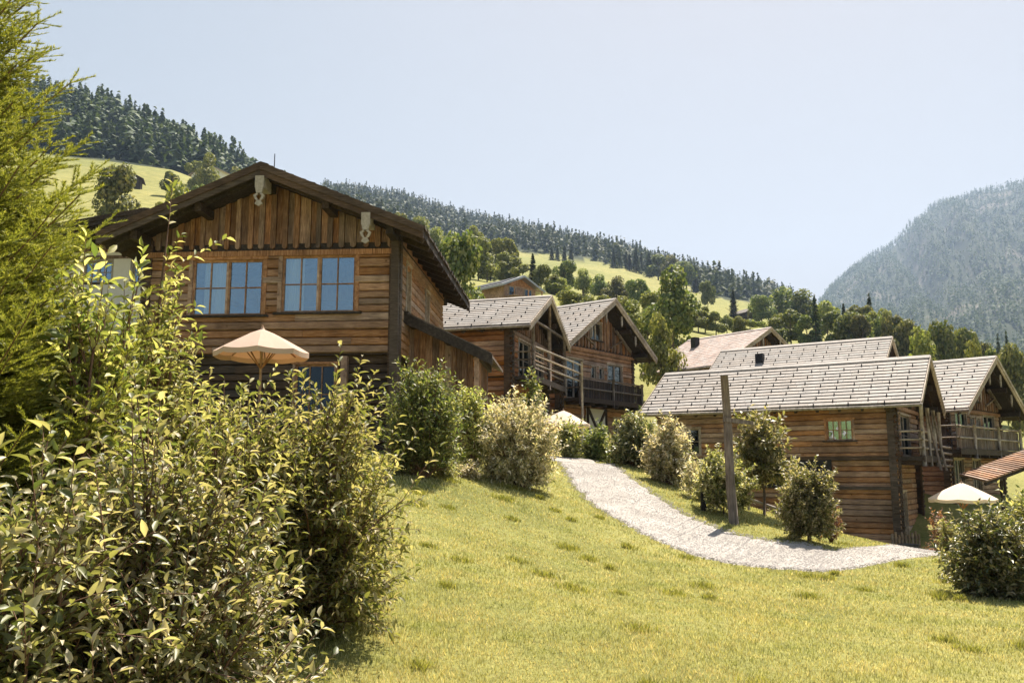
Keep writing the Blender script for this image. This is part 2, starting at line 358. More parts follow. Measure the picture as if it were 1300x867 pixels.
ca=terr.data.attributes.new('cover','FLOAT','POINT'); ca.data.foreach_set('value',cov.astype(np.float32))

# ------------------------------------------------------------------ gravel path
Lp=[(712,591),(722,610),(745,637),(795,668),(850,695),(910,714),(990,724),(1080,724),(1192,707)]
Rp=[(775,590),(795,602),(828,625),(863,648),(905,668),(955,683),(1020,691),(1090,696),(1196,700)]
le=[];re=[]
for a_,b_ in zip(Lp,Rp):
    ga=ground_hit(*a_); gb=ground_hit(*b_)
    if ga and gb: le.append(ga[:2]); re.append(gb[:2])
le=np.array(le);re=np.array(re)
d0=norm(le[0]-le[1]); le=np.vstack([le[0]+d0*7+np.array([-.6,0]),le]); re=np.vstack([re[0]+d0*7+np.array([-.6,0]),re])
def resamp(p,n):
    out=[]; m=len(p)
    for t in np.linspace(0,m-1-1e-6,n):
        i=int(t); f=t-i; p0=p[max(i-1,0)];p1=p[i];p2=p[i+1];p3=p[min(i+2,m-1)]
        out.append(.5*((2*p1)+(-p0+p2)*f+(2*p0-5*p1+4*p2-p3)*f*f+(-p0+3*p1-3*p2+p3)*f**3))
    return np.array(out)
NL=170;NW=16
le=resamp(le,NL);re=resamp(re,NL)
wig=np.sin(np.arange(NL)*.9)*.05+RNG.normal(0,.035,NL); le=le+wig[:,None]; re=re-np.roll(wig,7)[:,None]
t=np.linspace(0,1,NW); G=le[:,None,:]*(1-t)[None,:,None]+re[:,None,:]*t[None,:,None]
crown=.035+0*.02*np.sin(t*math.pi); crown[0]=crown[-1]=-.05
zz=ZT(G[...,0].ravel(),G[...,1].ravel()).reshape(NL,NW)+crown[None]
Vp=np.concatenate([G,zz[...,None]],-1).reshape(-1,3)
ii,jj=np.meshgrid(np.arange(NL-1),np.arange(NW-1),indexing='ij')
Fp=np.stack([ii*NW+jj,ii*NW+jj+1,(ii+1)*NW+jj+1,(ii+1)*NW+jj],-1).reshape(-1,4)
m,nt,out=mat('gravel_surface'); L=nt.links
tc=nd(nt,'ShaderNodeTexCoord'); vo=nd(nt,'ShaderNodeTexVoronoi',i_Scale=45.0); L.new(tc.outputs['Object'],vo.inputs['Vector'])
nn=nd(nt,'ShaderNodeTexNoise',i_Scale=1.2,i_Detail=6.0); L.new(tc.outputs['Object'],nn.inputs['Vector'])
r1=ramp(nt,[(0,(.29,.265,.25)),(1,(.50,.465,.435))]); L.new(vo.outputs['Color'],r1.inputs[0])
r2=ramp(nt,[(.3,(.8,.78,.74)),(.65,(1.1,1.1,1.08))]); L.new(nn.outputs[0],r2.inputs[0])
p=nd(nt,'ShaderNodeBsdfPrincipled',i_Roughness=.9); L.new(mixc(nt,1.0,r1.outputs[0],r2.outputs[0],'MULTIPLY'),p.inputs['Base Color'])
b=nd(nt,'ShaderNodeBump',i_Strength=.8,i_Distance=.03,invert=True); L.new(vo.outputs['Distance'],b.inputs['Height']); L.new(b.outputs[0],p.inputs['Normal']); L.new(p.outputs[0],out.inputs[0])
path=np_mesh('path',Vp,Fp,m); tag(path,'pale grey gravel path curving down past the lawn','path',kind='structure')
# loose stones
ns=26000; k=RNG.integers(0,NL-1,ns); f=RNG.random(ns); s_=np.clip(RNG.random(ns)*1.06-.03,-.03,1.03)
c0=le[k]*(1-f)[:,None]+le[k+1]*f[:,None]; c1_=re[k]*(1-f)[:,None]+re[k+1]*f[:,None]
gp=c0*(1-s_)[:,None]+c1_*s_[:,None]; gz=ZT(gp[:,0],gp[:,1])+.035
octa=np.array([(1,0,0),(0,1,0),(-1,0,0),(0,-1,0),(0,0,1),(0,0,-1)],float); of=np.array([(0,1,4),(1,2,4),(2,3,4),(3,0,4),(1,0,5),(2,1,5),(3,2,5),(0,3,5)])
sz=RNG.uniform(.007,.018,ns)[:,None,None]*RNG.uniform(.6,1.3,(ns,1,3)); ang=RNG.uniform(0,6.28,ns); 
o_=octa[None]*sz; ca_,sa_=np.cos(ang)[:,None],np.sin(ang)[:,None]
o2=np.stack([o_[...,0]*ca_-o_[...,1]*sa_,o_[...,0]*sa_+o_[...,1]*ca_,o_[...,2]*.6],-1)+np.stack([gp[:,0],gp[:,1],gz],-1)[:,None]
st=np_mesh('gravel',o2.reshape(-1,3),(of[None]+6*np.arange(ns)[:,None,None]).reshape(-1,3),M['stoneg'],smooth=False)
tag(st,'loose pale stones lying on the gravel path','gravel',kind='stuff')
pathpoly=[tuple(q) for q in le]+[tuple(q) for q in re[::-1]]

# ------------------------------------------------------------------ leaves
LT=np.array([(0,0,0),(.35,.5,.10),(.35,0,-.02),(.35,-.5,.10),(.68,.38,.02),(.68,0,-.10),(.68,-.38,.02),(1,0,-.22)])   # along, across, up
LTF=np.array([(0,1,2,2),(0,2,3,3),(1,4,5,2),(2,5,6,3),(4,7,5,5),(5,7,6,6)])
LT2=np.array([(0,0,0),(.45,.5,.08),(1,0,-.15),(.45,-.5,.08)]); LT2F=np.array([(0,1,2,3)])
def tri(F4):
    o=[]
    for a,b,c,d in F4:
        o.append((a,b,c))
        if d!=c: o.append((a,c,d))
    return np.array(o)
LTT=tri(LTF); LT2T=np.array([(0,1,3),(1,2,3)])
def leaf_mesh(pos,dr,up,ln,wd,fine=True):
    T,Fc=(LT,LTT) if fine else (LT2,LT2T)
    dr=norm(dr); sd=norm(np.cross(up,dr)); u=np.cross(dr,sd)
    ln=ln[:,None,None]; wd=wd[:,None,None]
    V=pos[:,None]+dr[:,None]*T[None,:,0:1]*ln+sd[:,None]*T[None,:,1:2]*wd+u[:,None]*T[None,:,2:3]*ln
    n=len(pos); return V.reshape(-1,3),(Fc[None]+len(T)*np.arange(n)[:,None,None]).reshape(-1,3)

def shrub(name,x,y,w,h,label,lm,leaf_len=.07,ratio=.38,stems=40,twigs=9,lpt=12,d=None,cat='shrub',group=None,seed=1,fine=True,
          bare=.12,spread=.9,flat=1.0,twl=.32,upright=.25,z=None,trunk=None,lean=(0,0),core=.35):
    """multi-stemmed shrub: stems fan out from the base to points of a domed envelope, twigs leave them, leaves sit along the twigs"""
    g=np.random.default_rng(seed); k_=max(.55,1-1.1*twl/w); w*=k_; d=d*k_ if d else w; h=max(.6*h,h-.35*twl)
    z=zt(x,y) if z is None else z
    root=empty(name,(x,y,z-.03),0,label,cat,group)
    sb=MB(); pos=[];dr=[]
    for s in range(stems):
        a=g.uniform(0,2*math.pi); el=math.asin(g.uniform(-.66,1)); rr=g.uniform(.72,1.05)*(1 if g.random()>.12 else 1.18)*(1+.13*math.sin(3*a+seed)+.09*math.sin(5*a+seed*2+3*el))
        tip=np.array([math.cos(a)*math.cos(el)*w/2*rr+lean[0],math.sin(a)*math.cos(el)*d/2*rr+lean[1], h*(bare+(1-bare)*(.42+.58*math.sin(el)*rr))])
        b0=np.array([math.cos(a)*.06*w*g.random(),math.sin(a)*.06*d*g.random(),0]) if not trunk else np.array([0,0,trunk*h*g.uniform(.6,1)])
        c=b0+(tip-b0)*np.array([.35,.35,.75])+g.normal(0,.04*h,3)
        tt=np.linspace(0,1,7)[:,None]; pts=(1-tt)**2*b0+2*tt*(1-tt)*c+tt*tt*tip
        sb.tube([tuple(q) for q in pts],[max(.0022,.011*h*(1-.85*i/6)*(.6 if trunk else 1)) for i in range(7)],5,cap=False)
        for k in range(twigs):
            t=core+(1-core)*((k+g.random())/twigs); q=(1-t)**2*b0+2*t*(1-t)*c+t*t*tip
            tan=norm(2*(1-t)*(c-b0)+2*t*(tip-c)); rd=norm(g.normal(0,1,3)); td=norm(tan*.55+rd*spread+np.array([0,0,upright]))
            if k==twigs-1: td=norm(tan+np.array([0,0,.2+upright])); q=tip
            L_=twl*g.uniform(.6,1.2); e=q+td*L_
            sb.tube([tuple(q),tuple(q+td*L_*.5+np.array([0,0,.01])),tuple(e)],[.0035*max(1,h*.5),.0028,.0015],3,cap=False)
            u_=np.linspace(.05,1,lpt)+g.normal(0,.02,lpt); P_=q[None]+td[None]*(u_*L_)[:,None]
            az_=np.arange(lpt)*2.4+g.uniform(0,6); a1=norm(np.cross(td,[.3,.2,.9])); a2=np.cross(td,a1)
            o_=a1[None]*np.cos(az_)[:,None]+a2[None]*np.sin(az_)[:,None]
            pos.append(P_); dr.append(norm(td[None]*.75+o_*.85+g.normal(0,.22,(lpt,3))+np.array([0,0,-.05])))
    pos=np.concatenate(pos);dr=np.concatenate(dr); n=len(pos)
    ln=leaf_len*g.uniform(.6,1.3,n); up=np.tile([0,0,1.],(n,1))+g.normal(0,.45,(n,3))
    Vv,Ff=leaf_mesh(pos,dr,up,ln,ln*ratio*g.uniform(.8,1.2,n),fine)
    np_mesh('foliage',Vv,Ff,M[lm],root)
    if trunk: sb.tube([(0,0,-.05),(.01*h,0,trunk*h*.5),(0,.01*h,trunk*h)],[.018*h,.014*h,.011*h],8)
    sb.build('trunk' if trunk else 'stems',M['twig'] if not trunk else M['bark'],root,smooth=True)
    return root
def sx(px,Y): return (px-650)/FPX*Y*1.0

# ------------------------------------------------------------------ chalets
HR=random.Random(5)
def log_wall(mb,u0,u1,z0,z1,rowh,holes=(),th=.09,joint=(1.8,4.2),mi=0,minw=.05,topfn=None):
    edges=[z0]; z=z0
    while z<z1-rowh*.6:
        z+=rowh*HR.uniform(.88,1.12); edges.append(min(z,z1))
    edges[-1]=z1
    for h in holes:
        for q in (h[2],h[3]):
            if z0+.03<q<z1-.03:
                k=min(range(len(edges)),key=lambda i:abs(edges[i]-q))
                if 0<k<len(edges)-1: edges[k]=q
    edges=sorted(set(edges))
    for a,b in zip(edges[:-1],edges[1:]):
        if b-a<.02: continue
        off=HR.gauss(0,.012); iv=[(u0,u1)]
        for h in holes:
            if h[2]<(a+b)/2<h[3]:
                nv=[]
                for s,t in iv:
                    if h[1]<=s or h[0]>=t: nv.append((s,t)); continue
                    if h[0]-s>minw: nv.append((s,h[0]))
                    if t-h[1]>minw: nv.append((h[1],t))
                iv=nv
        for s,t in iv:
            mb.mi=mi; mb.box(s,t,-.16,-.002,a,b)
            x=s
            while x<t-.01:
                y=x+HR.uniform(*joint); y=t if t-y<.7 else y
                o2=off+HR.gauss(0,.006); g=.006; ch=min(.028,(b-a)*.2)
                prof=[(0,a),(th*.55+o2,a+g),(th+o2,a+ch),(th+o2,b-ch),(th*.55+o2,b-g),(0,b)]
                bb=len(mb.v); 
                for uu in (x+.003,y-.003):
                    mb.v+= [mb.pt((uu,d,z)) for d,z in prof]
                mb.f.append(tuple(bb+i for i in range(6))); mb.f.append(tuple(bb+6+i for i in reversed(range(6)))); mb.m+=[mi,mi]
                for i in range(6):
                    j=(i+1)%6; mb.f.append((bb+i,bb+6+i,bb+6+j,bb+j)); mb.m.append(mi)
                x=y
def gable_boards(mb,ul,ur,zb,topz,bw=.16,scallop=.12,holes=()):
    u=ul;k=0
    while u<ur-.04:
        w=(bw*.85 if (k+1)%2==0 else bw*1.05)*HR.uniform(.85,1.15); w=min(w,ur-u); a,b=u+.004,u+w-.004; k+=1
        long=(k%2==0); d1=.035+HR.uniform(0,.01)+(.022 if long else 0)+(.03 if long else 0); zl=zb-(scallop if long else .02)*1.0
        za,zb2=topz(a),topz(b)
        segs=[(zl,za,zb2)]
        for h in holes:
            if h[0]<(a+b)/2<h[1]: segs=[(zl,h[2],h[2]),(h[3],max(za,h[3]),max(zb2,h[3]))]
        for q,(s0,s1,s2) in enumerate(segs):
            if max(s1,s2)-s0<.03: continue
            if long and q==0 and scallop>.05:
                m=(a+b)/2; r=(b-a)/2
                poly=[(m+r*math.cos(t),s0+r*.9+r*math.sin(t)*.9) for t in [math.pi+math.pi*i/6 for i in range(7)]]+[(b,s2),(a,s1)]
            else: poly=[(a,s0),(b,s0),(b,s2),(a,s1)]
            mb.prism(poly,0,d1)
        u+=w
def window(fr,parent,u0,u1,z0,z1,cas=2,bars=(2,2),casing=.1,curtain=.6,glass='glass',wood_='trim',sill=True,name='window',label=None,dep=.10,ccol='curtain'):
    c=casing; w=MB(fr)
    w.box(u0-c,u0,-.1,.105,z0,z1); w.box(u1,u1+c,-.1,.105,z0,z1); w.box(u0-c-.03,u1+c+.03,-.1,.12,z1,z1+c)
    if name!='window': w.box(u0-c,u1+c,-.1,.09,z0-.06,z0)
    f=.055; dd=(-.04,.035)
    w.box(u0,u1,*dd,z1-f,z1); w.box(u0,u1,*dd,z0,z0+f)
    W=(u1-u0)/cas
    for k in range(cas):
        a=u0+k*W; b=a+W
        w.box(a,a+f,-.035,.04,z0+f,z1-f); w.box(b-f,b,-.035,.04,z0+f,z1-f)
        for i in range(1,bars[0]): x=a+f+(W-2*f)*i/bars[0]; w.box(x-.014,x+.014,-.025,.03,z0+f,z1-f)
        for j in range(1,bars[1]): z=z0+f+(z1-z0-2*f)*j/bars[1]; w.box(a+f,b-f,-.022,.027,z-.014,z+.014)
    o=w.build(name,M[wood_],parent)
    if label: o['label']=label
    g=MB(fr); g.box(u0+.01,u1-.01,-.006,.004,z0+.01,z1-.01); g.build('pane',M[glass],o)
    if sill:
        s=MB(fr); s.box(u0-c-.08,u1+c+.08,-.02,.17,z0-.055,z0-.003); s.build('sill',M['dark'],o)
    if curtain:
        cu=MB(fr); n=14
        for k in range(cas):
            if cas>1 and k%2: continue
            a=u0+k*W+.03; wd=(W-.06)*curtain
            st=[a] if HR.random()>.4 else [a+W-.06-wd]
            for s0 in st:
                for i in range(n):
                    x0=s0+wd*i/n; x1=s0+wd*(i+1)/n; d=-.12-.025*(i%2)
                    cu.hexa([(x0,d,z0),(x1,-.12-.025*((i+1)%2),z0),(x1,-.125-.025*((i+1)%2),z0),(x0,d-.005,z0),(x0,d,z1),(x1,-.12-.025*((i+1)%2),z1),(x1,-.125-.025*((i+1)%2),z1),(x0,d-.005,z1)])
        cu.build('curtain',M[ccol],o)
    return o
def roof(fr,parent,W,L,zr,slope,oh,ohf,ohb,mat_='shingle',rowh=.34,guards=True,thick=.16,name='roof',vergem='pole',rafters=True,lift=.05,xe=None):
    """two slopes; every row is a line of overlapping boards"""
    y0,y1=-ohf,L+ohb; xc=W/2; r=MB(fr)
    for s in (-1,1):
        half=W/2+oh if xe is None else xe[0 if s<0 else 1]; X=lambda t: xc+s*t*half; Zt=lambda t: zr-slope*t*half
        r.mi=1; a,b=0.0,1.0
        r.hexa([(X(0),y0,Zt(0)-thick),(X(1),y0,Zt(1)-thick),(X(1),y1,Zt(1)-thick),(X(0),y1,Zt(0)-thick),(X(0),y0,Zt(0)),(X(1),y0,Zt(1)),(X(1),y1,Zt(1)),(X(0),y1,Zt(0))])
        n=max(4,int(round(half*math.hypot(1,slope)/rowh)))
        for i in range(n):
            t0,t1=i/n,min((i+1.12)/n,1.012); y=y0-.03
            while y<y1+.02:
                ly=HR.uniform(.9,2.0) if guards else HR.uniform(.12,.3); y2=min(y+ly,y1+.03); jl=lift*HR.uniform(.92,1.08)
                if not guards: t1j=t1+HR.uniform(-.004,.01)
                else: t1j=t1
                r.mi=0
                r.hexa([(X(t0),y+.004,Zt(t0)+.002),(X(t1j),y+.004,Zt(t1j)+.008),(X(t1j),y2-.004,Zt(t1j)+.008),(X(t0),y2-.004,Zt(t0)+.002),
                        (X(t0),y+.004,Zt(t0)+.014),(X(t1j),y+.004,Zt(t1j)+jl),(X(t1j),y2-.004,Zt(t1j)+jl),(X(t0),y2-.004,Zt(t0)+.014)])
                y=y2
            if guards and 0<i<n:
                r.mi=2; q=y0+.5+(i%2)*.62+HR.uniform(-.05,.05); tt=(i+.99)/n
                while q<y1-.2:
                    zq=Zt(tt)+.045; r.hexa([(X(tt),q,zq-.09),(X(tt+.10/half),q,zq-.09),(X(tt+.10/half),q+.03,zq-.09),(X(tt),q+.03,zq-.09),
                        (X(tt-.03/half),q,zq+.04),(X(tt+.02/half),q,zq+.055),(X(tt+.02/half),q+.03,zq+.055),(X(tt-.03/half),q+.03,zq+.04)]); q+=1.25
    # ridge boards
    r.mi=0
    for s in (-1,1):
        r.hexa([(xc,y0-.05,zr-.01),(xc+s*.2,y0-.05,zr-.2*slope+.045),(xc+s*.2,y1+.05,zr-.2*slope+.045),(xc,y1+.05,zr-.01),
                (xc,y0-.05,zr+.06),(xc+s*.2,y0-.05,zr-.2*slope+.075),(xc+s*.2,y1+.05,zr-.2*slope+.075),(xc,y1+.05,zr+.06)])
    ro=r.build(name,[M[mat_],M['dark'],M['black']],parent)
    for yy in (y0,y1):
        vb=MB(fr); sg=-1 if yy<0 else 1
        for s in (-1,1):
            half=W/2+oh if xe is None else xe[0 if s<0 else 1]; xe_=xc+s*(half+.02); ze=zr-slope*(half+.02)
            ya,yb=(yy+sg*.004,yy+sg*.05)
            vb.hexa([(xc,ya,zr-.30),(xe_,ya,ze-.27),(xe_,yb,ze-.27),(xc,yb,zr-.30),(xc,ya,zr-.01),(xe_,ya,ze-.0),(xe_,yb,ze-.0),(xc,yb,zr-.01)])
            ya,yb=(yy+sg*.052,yy+sg*.085)
            vb.hexa([(xc,ya,zr-.15),(xe_,ya,ze-.12),(xe_,yb,ze-.12),(xc,yb,zr-.15),(xc,ya,zr+.035),(xe_,ya,ze+.05),(xe_,yb,ze+.05),(xc,yb,zr+.035)])
        vb.build('verge_board',M[vergem],ro)
    pu=MB(fr)
    for s,tt in ((0,0),(-1,.5),(1,.5),(-1,1),(1,1)):
        x=xc+s*tt*W/2; zz=zr-slope*tt*W/2-.34-(.04 if s==0 else 0)
        pu.box(x-.09,x+.09,y0+.12,y1-.1,zz-.11,zz+.11)
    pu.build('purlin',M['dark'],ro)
    if rafters:
        ra=MB(fr); y=y0+.35
        while y<y1-.1:
            for s in (-1,1):
                half=W/2+oh if xe is None else xe[0 if s<0 else 1]
                p=(xc+s*.05,y,zr-thick-.06); q=(xc+s*(half-.04),y,zr-slope*(half-.04)-thick-.06)
                ra.beam(p,q,.09,.11)
            y+=.8
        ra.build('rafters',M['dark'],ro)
    return ro
def gutter(fr,parent,x,y0,y1,z,m='pole',r=.055):
    g=MB(fr); pts=[(x,y0+(y1-y0)*i/6,z+HR.uniform(-.012,.012)) for i in range(7)]
    g.tube(pts,r,8); return g.build('eaves_gutter',M[m],parent,smooth=True)
def balcony(fr,parent,u0,u1,z,dep,rails=3,balus=True,posts=(),h=.95,pm='pole',rm='post',post_top=None,solid=False):
    b=MB(fr); b.box(u0,u1,.1,dep,z-.14,z); b.box(u0-.05,u1+.05,dep,dep+.06,z-.2,z+.03)
    x=u0+.2
    while x<u1: b.box(x-.06,x+.06,.08,dep-.03,z-.3,z-.145); x+=1.1
    bo=b.build('balcony',M['dark'],parent)
    r=MB(fr); e=dep-.05
    zs=[z+h*(k+1)/rails for k in range(rails)]
    for q in zs: r.tube([(u0-.12,e,q+HR.uniform(-.02,.02)),((u0+u1)/2,e,q+HR.uniform(-.02,.02)),(u1+.12,e,q+HR.uniform(-.02,.02))],.04,7)
    for ue in (u0,u1):
        for q in zs: r.tube([(ue,.1,q),(ue,e+.1,q)],.035,7)
    r.build('railing',M[pm],bo,smooth=True)
    if balus:
        p=MB(fr); x=u0+.06
        while x<u1-.05:
            w=HR.uniform(.07,.12); p.box(x,x+w,e-.075,e-.045,z+.05,z+h-.06); x+=w+HR.uniform(.03,.07)
        p.build('balusters',M[rm],bo)
    for x in posts:
        q=MB(fr); tp=post_top if post_top else z+h+.1
        q.tube([(x,e+.06,z-.35),(x+.02,e+.05,(z+tp)/2),(x,e+.06,tp)],.075,8); q.build('post',M[pm],bo,smooth=True)
    return bo
def chalet(name,label,group,o,e,W,L,zb,zf,zr,slope,oh,ohf,ohb,front=(),left=(),right=(),lower=(),lwm='log',wm='log',gz=None,shm='shingle',rowh=.34,guards=True,
           setback=.18,gh=(),scal=.12,vergem='pole',thick=.16,corner=True,xe=None,gut=True,rlog=.2,lift=.05):
    n=math.hypot(*e); ang=math.atan2(e[1],e[0])
    root=empty(name,(o[0],o[1],zb),ang,label,'chalet',group)
    F=dict(front=((0,0,-zb),(1,0),(0,-1)),right=((W,0,-zb),(0,1),(1,0)),left=((0,0,-zb),(0,1),(-1,0)),back=((0,L,-zb),(1,0),(0,1)),g=((0,0,-zb),(1,0),(0,1)))
    zw=zr-slope*W/2-.3                       # wall head under the eaves
    gz=gz or zw+.05
    top=lambda u: zr-slope*abs(u-W/2)-thick-.02
    ops={k:[q for q in v] for k,v in (('front',front),('left',left),('right',right))}
    for sd in ('front','left','right','back'):
        ln=W if sd in('front','back') else L; mb=MB(F[sd]); hs=[q['r'] for q in ops.get(sd,[])]
        zt_=(gz-scal-.034 if scal>.1 else gz) if sd in('front','back') else zw+.16
        log_wall(mb,0.003,ln-.003,zf,zt_,rlog,hs)
        mb.build('wall',M[wm],root)
        if sd in('front','back'):
            gb=MB(F[sd]); gb.prism([(.02,gz),(W-.02,gz),(W-.02,max(top(W),gz+.01)),(W/2,top(W/2)),(.02,max(top(0),gz+.01))],-.14,-.004)
            gable_boards(gb,.02,W-.02,gz,top,scallop=scal,holes=gh if sd=='front' else ())
            gb.box(-.03,W+.03,.12,.15,gz-.2-scal,gz-.06-scal)
            gb.build('gable_boards',M['board'],root)
            if scal>.1: sb_=MB(F[sd]); sb_.box(.0,W,-.1,.03,gz-scal-.03,gz-.012); sb_.build('recess_shade_strip',M['dark'],root)  # dark strip closing the gap behind the board ends, its colour standing in for shade
    lb=MB(F['g'])
    # storey below, set back under the upper one
    s=setback
    for sd in ('front','left','right','back'):
        ln=W if sd in('front','back') else L; oo,ee,nn=F[sd]
        fr=((oo[0]+ee[0]*0-nn[0]*s,oo[1]-nn[1]*s,-zb),ee,nn)
        mb=MB(fr); hs=[q['r'] for q in lower if q.get('side','front')==sd]
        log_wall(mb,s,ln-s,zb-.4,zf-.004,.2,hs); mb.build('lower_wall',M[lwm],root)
        for q in lower:
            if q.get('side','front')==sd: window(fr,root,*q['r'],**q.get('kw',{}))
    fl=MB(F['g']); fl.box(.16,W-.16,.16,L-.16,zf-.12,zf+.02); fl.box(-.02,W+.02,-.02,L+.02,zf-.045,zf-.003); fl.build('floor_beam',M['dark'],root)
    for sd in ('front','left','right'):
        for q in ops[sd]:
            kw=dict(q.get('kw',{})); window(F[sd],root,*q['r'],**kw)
    roof(F['g'],root,W,L,zr,slope,oh,ohf,ohb,shm,rowh,guards,thick,vergem=vergem,xe=xe,lift=lift)
    if gut:
        hl=W/2+oh if xe is None else xe[0]
        gutter(F['g'],root,W/2-hl-.07,-ohf-.1,L+ohb,zr-slope*hl-.1)
    if corner:
        for cx,sx_ in ((0,-1),(W,1)):
            c=MB(F['g']); z=zb-.3
            while z<zw:
                h=.2*HR.uniform(.9,1.1); ex=.10+HR.uniform(0,.05)
                if z>zf-.1 or True:
                    c.box(min(cx,cx+sx_*ex),max(cx,cx+sx_*ex),.002-.1,.14,z,z+h*.46); c.box(cx-.08,cx+.08,-ex-.03,-.095,z+h*.5,z+h*.96)
                z+=h
            c.box(min(cx-sx_*.14,cx-sx_*.01),max(cx-sx_*.14,cx-sx_*.01),-.135,-.05,zb-.3,zw); c.box(min(cx+sx_*.05,cx+sx_*.13),max(cx+sx_*.05,cx+sx_*.13),-.02,.22,zb-.3,zw+.1)
            c.build('log_ends',M['logdark'],root)
    return root,F
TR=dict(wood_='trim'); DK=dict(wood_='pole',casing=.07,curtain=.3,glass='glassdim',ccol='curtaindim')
aA=R(-4); eA=(math.cos(aA),math.sin(aA))
oA=(-2.95-6.5*eA[0],21.5-6.5*eA[1])
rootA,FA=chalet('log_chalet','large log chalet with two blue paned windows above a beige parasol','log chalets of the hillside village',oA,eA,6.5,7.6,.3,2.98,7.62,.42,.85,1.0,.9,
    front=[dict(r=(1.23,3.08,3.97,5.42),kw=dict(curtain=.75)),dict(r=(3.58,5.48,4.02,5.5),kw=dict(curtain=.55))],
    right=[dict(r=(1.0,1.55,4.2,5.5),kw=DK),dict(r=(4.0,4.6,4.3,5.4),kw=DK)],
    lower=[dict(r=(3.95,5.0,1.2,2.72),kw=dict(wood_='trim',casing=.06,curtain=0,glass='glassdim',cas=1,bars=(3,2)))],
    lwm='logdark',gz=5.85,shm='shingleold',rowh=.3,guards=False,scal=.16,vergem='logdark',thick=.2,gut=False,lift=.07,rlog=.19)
# heavy carved corner planks, porch post, lantern, pendants, aerial
f=FA['front']
q=MB(f); q.hexa([(6.44,.0,.6),(6.66,.0,.6),(6.66,.28,.6),(6.44,.28,.6),(6.42,.1,5.8),(6.6,.1,5.8),(6.6,.24,5.8),(6.42,.24,5.8)]); q.build('corner_board',M['logdark'],rootA)
q=MB(f); q.box(5.16,5.32,-.14,.06,.4,2.9); q.build('porch_post',M['trim'],rootA)
q=MB(f); q.tube([(5.66,.2,2.62),(5.66,.1,2.66),(5.66,-.1,2.62)],.012,6); q.box(5.60,5.72,.14,.26,2.36,2.54); q.prism([(5.57,2.54),(5.75,2.54),(5.69,2.62),(5.63,2.62)],.12,.28); q.build('wall_lantern',M['black'],rootA)
for ux,zz in ((3.25,7.30),(5.95,6.30)):
    q=MB(f); d0,d1=1.02,1.08
    q.box(ux-.11,ux+.11,d0-.5,d1,zz-.30,zz); 
    q.prism([(ux-.10,zz-.30),(ux+.10,zz-.30),(ux+.07,zz-.44),(ux-.07,zz-.44)],d0,d1)
    for sgn in (-1,1):
        q.prism([(ux+sgn*.05,zz-.44),(ux+sgn*.14,zz-.5),(ux+sgn*.10,zz-.6),(ux+sgn*.03,zz-.65),(ux+sgn*.03,zz-.60),(ux+sgn*.06,zz-.56),(ux+sgn*.07,zz-.51),(ux+sgn*.02,zz-.47)],d0,d1)
    q.prism([(ux-.04,zz-.63),(ux+.04,zz-.63),(ux+.1,zz-.72),(ux,zz-.78),(ux-.1,zz-.72)],d0,d1)
    q.build('carved_roof_pendant',M['whitewood'],rootA)
for a_ in ((3.15,.2,7.5,8.35),(6.05,2.5,6.3,6.85)):
    q=MB(FA['g']); q.tube([(a_[0],a_[1],a_[2]),(a_[0],a_[1],a_[3])],.012,5); q.build('roof_aerial',M['black'],rootA)
# lean-to at the right side of the first chalet
fr=((6.5,0,-.3),(1,0),(0,1)); q=MB(fr)
zt0,zt1=4.15,3.02; x1=2.35
q.mi=0
for k in range(24):
    y=.9+k*.16; 
    q.hexa([(.05,y,zt0-.02),(x1,y,zt1-.02),(x1,y+.155,zt1-.02),(.05,y+.155,zt0-.02),(.05,y,zt0+.05+HR.uniform(0,.02)),(x1,y,zt1+.05+HR.uniform(0,.02)),(x1,y+.155,zt1+.05),(.05,y+.155,zt0+.05)])
q.build('porch_roof',M['verge'],rootA)
q=MB(fr); q.hexa([(.05,.84,zt0-.26),(x1+.04,.84,zt1-.26),(x1+.04,.89,zt1-.26),(.05,.89,zt0-.26),(.05,.84,zt0+.02),(x1+.04,.84,zt1+.02),(x1+.04,.89,zt1+.02),(.05,.89,zt0+.02)])
for xx in (.25,1.2,1.95): q.box(xx-.07,xx+.07,.9,4.6,zt0-(zt0-zt1)*xx/x1-.22,zt0-(zt0-zt1)*xx/x1-.05)
q.build('porch_rafters',M['dark'],rootA)
q=MB(((6.5,1.5,-.3),(1,0),(0,-1))); gable_boards(q,.05,1.85,.3,lambda u:zt0-(zt0-zt1)*u/x1-.05,scallop=0); q.build('porch_wall',M['board'],rootA)
q=MB(((6.5+1.85,1.5,-.3),(0,1),(1,0))); gable_boards(q,.0,3,.3,lambda u:3.2,scallop=0); q.build('porch_wall',M['board'],rootA)
q=MB(fr); q.box(1.9,2.02,1.0,1.12,.2,zt1+.02); q.build('porch_post',M['trim'],rootA)

def doors(u0,u1,z0,z1,cas=2,**k): 
    kw=dict(name='balcony_door',wood_='pole',casing=.07,curtain=.35,glass='glassdim',sill=False,cas=cas,bars=(1,2),ccol='curtaindim'); kw.update(k); return dict(r=(u0,u1,z0,z1),kw=kw)
SM=dict(casing=.06,cas=1,bars=(1,1),curtain=0,glass='glassdim',wood_='pole',sill=False)
